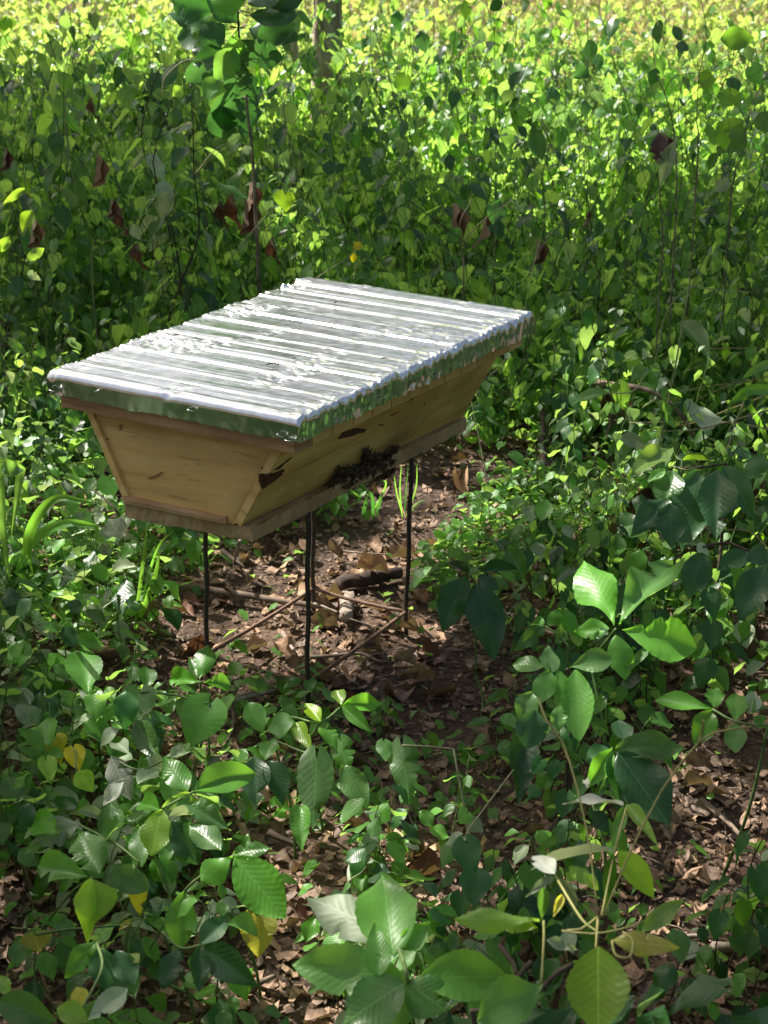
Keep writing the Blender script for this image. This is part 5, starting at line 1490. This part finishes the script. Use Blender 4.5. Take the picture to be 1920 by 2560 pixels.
# big leaved shrub at the top left of centre
def top_shrub():
    Y = 4.55
    base = ony(630, 760, Y)
    e = empty('tall_sapling', (base[0], Y, 0))
    tag(e, 'tall sapling with thin bare stem and dark broad leaves at the top left of centre', 'sapling')
    path = smooth_path([(base[0] + .03, Y, -.02), ony(632, 430, Y), ony(622, 300, Y), ony(605, 150, Y), ony(590, -60, Y), ony(600, -260, Y)], 26, .006)
    V, Fc = tube(path, [.0052 * (1 - .6 * i / len(path)) for i in range(len(path))], 7)
    rnd = random.Random(5)
    specs = [(560, 110, 470, 40, 80), (540, 90, 440, 90, 75), (600, 60, 520, -10, 90), (620, 70, 750, 90, 80), (615, 40, 740, 30, 75), (640, 100, 735, 60, 60), (590, 120, 540, 200, 70), (600, 150, 590, 260, 70), (570, 130, 480, 160, 60), (620, 120, 700, 150, 70), (580, 40, 560, -60, 90), (620, 10, 700, -50, 90), (540, 30, 430, 0, 90), (640, 0, 760, -20, 80), (600, 170, 640, 250, 50), (560, 190, 500, 240, 55),
             (590, 200, 560, 330, 85), (600, 240, 625, 330, 60), (520, 60, 420, 30, 60), (560, 60, 500, 110, 70), (630, 60, 690, 110, 65), (560, 200, 540, 290, 60), (545, 260, 565, 350, 75), (610, 200, 655, 230, 50), (600, 100, 640, 170, 70), (580, 90, 600, 180, 70), (560, 30, 480, -30, 70), (660, 40, 720, -10, 60), (530, 120, 470, 210, 60), (580, 150, 520, 170, 60)]
    for (bx, by, tx, ty, w_) in specs:
        dy = rnd.uniform(-.12, .12)
        B_ = ony(bx, by, Y + dy); T_ = ony(tx, ty, Y + dy + rnd.uniform(-.04, .04))
        k = int(min(range(len(path)), key=lambda i: (path[i] - Vector(B_)).length))
        V, Fc = tube([path[k], Vector(B_)], [.002, .0012], 4, V, Fc)
        put_leaf(e, leafm(rnd.choice(['obovate', 'ellip', 'ovate']), rnd.randrange(6), 'h', rnd.choice(['dark', 'dark', 'green'])), B_, T_, w_ * Y / F, (rnd.gauss(0, .3), -1 + rnd.gauss(0, .3), rnd.uniform(-.2, 1)))  # mostly dark leaf colours stand in for the shade on this sapling
    o = link('stem', mesh('stem', V, Fc), MT['bark'], e)
    o.location = -e.location
top_shrub()
# thin twiggy saplings at the upper right, drawn from the photograph
def twig(label, Y, paths, leaves, r=.004, mat='bark'):
    x0 = ony(*paths[0][0], Y)
    e = empty('twiggy_sapling', (x0[0], Y, 0))
    tag(e, label, 'sapling')
    V, Fc = [], []
    for k, p in enumerate(paths):
        Q = [ony(a, b, Y + .03 * math.sin(i * 2 + k)) for i, (a, b) in enumerate(p)]
        if k == 0: Q = [(Q[0][0], Y, 0)] + Q
        path = smooth_path(Q, 16, .004)
        V, Fc = tube(path, [r * .62 * (1 if k == 0 else .6) * (1 - .6 * i / len(path)) for i in range(len(path))], 6, V, Fc)
    rnd = random.Random(len(label))
    for (bx, by, tx, ty, w_, kd, m_) in leaves:
        B_ = ony(bx, by, Y); T_ = ony(tx, ty, Y + rnd.uniform(-.03, .03))
        put_leaf(e, leafm(kd, rnd.randrange(6), 'h', m_), B_, T_, w_ * Y / F, (rnd.gauss(0, .3), -1, rnd.uniform(0, .6)))
    o = link('stem', mesh('stem', V, Fc), MT[mat], e)
    o.location = -e.location
twig('thin dark stem with a heart leaf on its tip at the upper right', 4.4, [[(1690, 560), (1685, 330), (1665, 240), (1640, 180), (1632, 70)], [(1682, 290), (1720, 250), (1780, 190), (1850, 160), (1940, 130)], [(1660, 230), (1690, 190), (1780, 180)]],
     [(1645, 62, 1650, 112, 38, 'heart', 'dark'), (1640, 170, 1630, 215, 34, 'ovate', 'dark'), (1800, 100, 1890, 90, 60, 'ovate', 'back'), (1860, 300, 1790, 345, 50, 'ovate', 'back'), (1850, 230, 1810, 260, 55, 'ovate', 'back'), (1880, 170, 1910, 215, 45, 'heart', 'dark')])
twig('upright thin stem right of the heart tipped one at the upper right', 4.6, [[(1745, 400), (1742, 300), (1745, 200), (1765, 90), (1750, -20)], [(1745, 220), (1800, 160), (1860, 120)]], [(1745, 200, 1790, 200, 50, 'ovate', 'back'), (1700, 130, 1712, 100, 34, 'ovate', 'dark')], .0035)
twig('curved thin sapling near the right edge', 4.5, [[(1830, 480), (1850, 400), (1870, 300), (1895, 230), (1930, 160)], [(1868, 310), (1840, 250), (1830, 180), (1838, 60)]], [(1860, 320, 1800, 380, 75, 'ovate', 'green'), (1900, 280, 1930, 330, 60, 'ovate', 'green')], .0045)
twig('slanting pale stem rising from the thicket at the far right', 4.3, [[(1650, 700), (1655, 600), (1650, 480), (1665, 420)], [(1652, 560), (1700, 470), (1760, 430)]], [(1655, 420, 1690, 350, 45, 'lance', 'pale'), (1650, 410, 1648, 330, 50, 'ovate', 'dry')], .0042, 'bark')
twig('dark climbing stem with dangling leaves at the right centre of the thicket', 4.3, [[(1160, 700), (1158, 640), (1150, 560), (1180, 500)], [(1158, 610), (1200, 560), (1280, 500)]], [(1150, 570, 1120, 610, 40, 'ovate', 'dark'), (1250, 500, 1230, 560, 50, 'ovate', 'dark')], .004)
twig('leaning twig crossing the left thicket', 4.5, [[(230, 640), (280, 600), (380, 520), (600, 340)], [(300, 585), (360, 600), (420, 610)]], [(420, 480, 400, 560, 45, 'lance', 'pale'), (330, 560, 350, 600, 30, 'ovate', 'pale')], .0028, 'vine')
# single accent leaves; backlight and shine are put in as lime and pale colours
for k, (reg, bx, by, tx, ty, w_, mat, kd, Y, lab) in enumerate([
        ('C', 1230, 835, 1228, 918, 98, 'lime', 'heart', 4.2, 'bright backlit lime leaf alone in the dark thicket above the hive'),
        ('C', 630, 850, 578, 910, 55, 'lime', 'ovate', 4.2, 'small backlit lime leaf left of the large lone one'),
        ('C', 140, 905, 95, 1005, 75, 'lime', 'ovate', 4.1, 'backlit lime leaf near the left edge of the thicket'),
        ('C', 105, 812, -5, 900, 36, 'lime', 'lance', 4.1, 'long narrow lime leaf reaching in from the left edge'),
        ('C', 190, 1072, 105, 1130, 48, 'lime', 'ovate', 4.0, 'lime leaf pointing left above the hive lid'),
        ('C', 122, 1172, 178, 1215, 40, 'pale', 'lance', 4.0, 'pale bent leaf left above the hive lid'),
        ('C', 40, 1020, 5, 1090, 50, 'lime', 'ovate', 4.0, 'yellow green leaf at the very left edge'),
        ('C', 685, 1070, 685, 1130, 40, 'lime', 'ovate', 4.1, 'little bright leaf low in the thicket centre left'),
        ('C', 1560, 1045, 1528, 1085, 36, 'yellow', 'ovate', 3.9, 'small yellow leaf above the far edge of the lid'),
        ('C', 1528, 1088, 1525, 1138, 28, 'yellow', 'ovate', 3.9, 'lower small yellow leaf above the far edge of the lid'),
        ('C', 830, 530, 760, 575, 30, 'white', 'lance', 4.3, 'whitish shining leaf in the upper left thicket'),
        ('C', 620, 665, 560, 740, 34, 'pale', 'lance', 4.3, 'pale grey narrow leaf in the left thicket'),
        ('C', 790, 375, 745, 415, 50, 'lime', 'ovate', 4.4, 'round bright leaf under the dark broad leaved sapling'),
        ('C', 1090, 640, 1040, 660, 40, 'pale', 'ovate', 4.3, 'small shining leaf right of the sapling stem'),
        ('D', 90, 330, 60, 400, 70, 'back', 'heart', 4.2, 'soft round green leaf high right of the trunk'),
        ('D', 880, 170, 905, 262, 60, 'dark', 'ovate', 4.2, 'dark pointed leaf against the bright field'),
        ('D', 870, 300, 820, 340, 60, 'dark', 'heart', 4.2, 'dark heart leaf below the pointed one against the field'),
        ('D', 350, 0, 360, 90, 50, 'back', 'ovate', 4.1, 'green leaf dangling into the picture at the top'),
        ('D', 470, 0, 500, 46, 60, 'dark', 'ellip', 4.1, 'dark leaf tip at the top edge'),
        ('D', 640, 545, 690, 700, 75, 'dark', 'ovate', 4.2, 'long dark hanging leaf in the upper right thicket'),
        ('D', 1230, 700, 1190, 810, 50, 'pale', 'lance', 4.2, 'blue grey leaf hanging on the pale stem at the right'),
        ('D', 1490, 770, 1430, 830, 60, 'pale', 'ovate', 4.2, 'blue grey shining leaf at the right edge of the thicket'),
        ('D', 1500, 400, 1455, 460, 80, 'green', 'ovate', 4.2, 'broad green leaf at the upper right edge'),
        ('D', 1450, 520, 1480, 660, 62, 'green', 'ovate', 4.2, 'drooping green leaf at the right edge')]):
    B_ = ony(*px(reg, bx, by), Y); T_ = ony(*px(reg, tx, ty), Y)
    e = empty('climber_shoot', (B_[0] + random.uniform(-.03, .03), Y + .03, 0))
    tag(e, lab, 'leafy shoot')
    put_leaf(e, leafm(kd, k % 6, 'h', mat), B_, T_, w_ * .5787 * Y / F, (random.gauss(0, .25), -1, .2))
    V, Fc = tube(smooth_path([e.location, (Vector(B_) + e.location) / 2 + Vector((.02, .02, .02)), Vector(B_) + Vector((0, .01, .012)), B_], 10, .006), .0008, 5)
    o = link('stem', mesh('stem', V, Fc), MT['stem'], e); o.location = -e.location
# loose vines looping through the thicket
for k, (reg, pts, Y, lab) in enumerate([
        ('C', [(700, 405), (715, 330), (790, 265), (860, 262), (905, 300)], 4.3, 'pale tendril arching in the upper left thicket'),
        ('C', [(845, 750), (920, 660), (1000, 610)], 4.3, 'short pale tendril left of the sapling stem'),
        ('C', [(1370, 1200), (1430, 1160), (1510, 1110), (1540, 1060)], 3.85, 'pale curved stem rising behind the far edge of the lid'),
        ('C', [(1525, 1210), (1550, 1140), (1620, 1128)], 3.85, 'second pale curved stem behind the far edge of the lid'),
        ('C', [(1000, 1110), (1290, 740), (1222, 560), (1225, 330)], 4.4, 'tall slender green vine right of the sapling stem'),
        ('C', [(290, 380), (285, 560), (330, 850), (365, 990)], 4.3, 'long green stem in the left thicket'),
        ('D', [(620, 1200), (700, 1040), (790, 960), (900, 930)], 4.2, 'brown leaning twig in the right thicket'),
        ('D', [(100, 860), (300, 1010), (480, 1150), (560, 1250)], 4.2, 'thin dark stem slanting down in the centre thicket')]):
    path = smooth_path([ony(*px(reg, a, b), Y) for a, b in pts], 24, .004)
    V, Fc = tube(path, [.0016 * (1 - .4 * i / len(path)) for i in range(len(path))], 5)
    tag(link('tendril', mesh('tendril', V, Fc), MT['stem_dark' if 'brown' in lab or 'dark' in lab else 'vine']), lab, 'vine')

# ------------------------------------------------------------------ the shading canopy (unseen trees added to shade and dapple the scene)
# sun gaps wanted at these places of the photograph: (x, y, z, rx, ry)
GAPS = [(1480, 1500, .32, 60, 50), (1640, 1480, .32, 50, 50), (1690, 1590, .3, 60, 30), (1450, 1750, .3, 60, 60), (960, 2300, .42, 60, 60), (1150, 2440, .42, 90, 40), (860, 2430, .42, 60, 40), (640, 2200, .26, 50, 60), (560, 1980, .26, 50, 40), (440, 1990, .26, 50, 50), (210, 1650, .2, 40, 60), (900, 1740, .22, 60, 30), (330, 1850, .2, 50, 50), (1300, 2150, .5, 60, 40), (1480, 2250, .5, 60, 60), (800, 1950, .2, 40, 60), (1750, 1760, .3, 60, 40), (1000, 1900, .2, 40, 50), (870, 1500, 0, 130, 90), (1140, 1240, 0, 150, 130), (1010, 1370, 0, 80, 60), (700, 1560, 0, 100, 50), (1000, 1140, 0, 120, 60), (1250, 1130, .05, 120, 60), (100, 1440, 0, 90, 40), (470, 1270, .05, 90, 60),
        (235, 2250, .25, 75, 75), (400, 2050, .25, 60, 60), (300, 1960, .22, 50, 50), (720, 2250, 0, 70, 70), (1700, 2330, 0, 100, 30), (1780, 2150, 0, 70, 50), (130, 1130, .1, 60, 80), (110, 1080, .2, 100, 60),
        (1560, 1100, .1, 120, 60), (1700, 1260, .3, 100, 60), (220, 1720, .2, 60, 80), (520, 1650, .2, 60, 60), (840, 1780, .2, 100, 60), (720, 480 + 30, .5, 60, 40), (600, 2480, 0, 80, 50), (1250, 1650, .3, 60, 40), (1600, 2050, .5, 80, 80), (1500, 2400, .45, 100, 120)]
def canopy():
    specs = [(-6.2, 6.0, 6.6), (-6.0, 10.6, 6.9)]
    trees = []
    for i, (tx, ty, h) in enumerate(specs):
        e = empty('shade_tree', (tx, ty, 0))
        tag(e, ['spreading shade tree standing left of the picture behind the hive', 'second spreading shade tree farther back left of the picture'][i], 'tree')
        path = smooth_path([(0, 0, -.1), (.1, .05, 2.2), (.0, .1, 4.4), (.05, 0, h)], 16, .05)
        V, Fc = tube(path, [.14 * (1 - .5 * k / len(path)) for k in range(len(path))], 14, knob=.2)
        link('trunk', mesh('trunk', V, Fc), BARK, e)
        V, Fc = [], []
        for k in range(7):
            sgn = 1
            tgt = Vector((random.uniform(-.8, 2.8), random.uniform(-2.6, 1.8), h + random.uniform(-.2, .7)))
            p = path[int(len(path) * random.uniform(.6, .95))]
            pp = smooth_path([p, p.lerp(tgt, .5) + Vector((0, 0, .35)), tgt], 12, .08)
            V, Fc = tube(pp, [.05 * (1 - .8 * q / len(pp)) for q in range(len(pp))], 6, V, Fc)
        link('limbs', mesh('limbs', V, Fc), BARK, e)
        trees.append(e)
    bs = [Batch(), Batch()]
    gs = [leaf_grid('ellip', 3, 1, k, droop=.15, fold=.15, wave=.03) for k in range(4)]
    lidp = [tuple(q) for q in LID]
    cL = sum(LID) / 4
    big = [tuple(cL + (q - cL) * 1.12) for q in LID]
    n = 0
    Nl = 50000
    while n < Nl:
        # landing point on the plane z=.25 chosen first, then carried up along the sun's direction
        ly = random.uniform(.4, 7.6) if random.random() < .66 else random.uniform(3.9, 6.0)
        lx = random.uniform(-1, 1) * (ly * .26 + 1.6) if random.random() < .6 else random.uniform(-3.6, 3.2)
        edge = 5.7 if lx > .1 else 7.4
        if ly > edge + .5 * noise.noise(Vector((lx * 2, 0, 0))): continue
        clump = noise.noise(Vector((lx * 3.0, ly * 3.0, 3))) + .6 * noise.noise(Vector((lx * 8, ly * 8, 8)))
        if clump < (-.6 if ly > 4.1 or (lx > .08 and ly < 2.95) else -.03) and random.random() < .95: continue
        zc = random.uniform(6.3, 7.8)
        t_ = (zc - .25) / SD[2]
        c = np.array((lx, ly, .25)) + SD * t_
        s = random.uniform(.09, .15)
        bad = False
        for zz in (ZT,):
            q = c - SD * ((zc - zz) / SD[2])
            if inside(big, q[0], q[1]) and random.random() > .03: bad = True
        if bad: n += 1; continue
        for (gx, gy, z_, rx, ry) in GAPS:
            q = c - SD * ((zc - z_) / SD[2])
            p = proj(q)
            if ((p[0] - gx) / (rx + 45)) ** 2 + ((p[1] - gy) / (ry + 45)) ** 2 < 1 and random.random() > .08: bad = True; break
        if bad: n += 1; continue
        X, Y, Z = rand_rot(.5)
        bs[0 if c[1] < 8.2 else 1].add(random.choice(gs), c - Y * s * .5, X * s * .62, Y * s, Z * s, random.random())
        n += 1
    for b, e in zip(bs, trees):
        o = b.build('crown', MT['green'], e)
        o.location = -e.location
canopy()
def far_wood():  # unseen trees added for the foil lid to mirror, dark like their shaded side
    b = Batch()
    gs = [leaf_grid('ellip', 2, 1, k, droop=.15, fold=.2, wave=.03) for k in range(4)]
    for i in range(9500):
        a = random.uniform(-1.7, 1.7); r = random.uniform(27, 33)
        x, y = r * math.sin(a), r * math.cos(a)
        top = 7.0 + 1.6 * noise.noise(Vector((a * 14, 0, 3))) + 1.2 * noise.noise(Vector((a * 50, 0, 7)))
        zz = .4 + (top - .4) * random.random() ** .7
        if noise.noise(Vector((a * 30, zz * .5, 1))) > .3: continue
        s = random.uniform(.4, .8)
        X, Y, Z = rand_rot(.8)
        b.add(random.choice(gs), np.array((x, y, zz)), X * s * .7, Y * s, Z * s, random.random())
    for i in range(60):
        a = random.uniform(-1.7, 1.7); r = random.uniform(27, 33)
        x, y = r * math.sin(a), r * math.cos(a)
        b.tubes([(x, y, -.1), (x + random.uniform(-.4, .4), y, 4), (x + random.uniform(-1, 1), y, 8)], [.22, .16, .08], 5)
    tag(b.build('far_wood', MT['dark']), 'dark wood of trees closing the far side of the sunny field', 'wood', kind='stuff')
far_wood()
print('objects', len(bpy.data.objects))
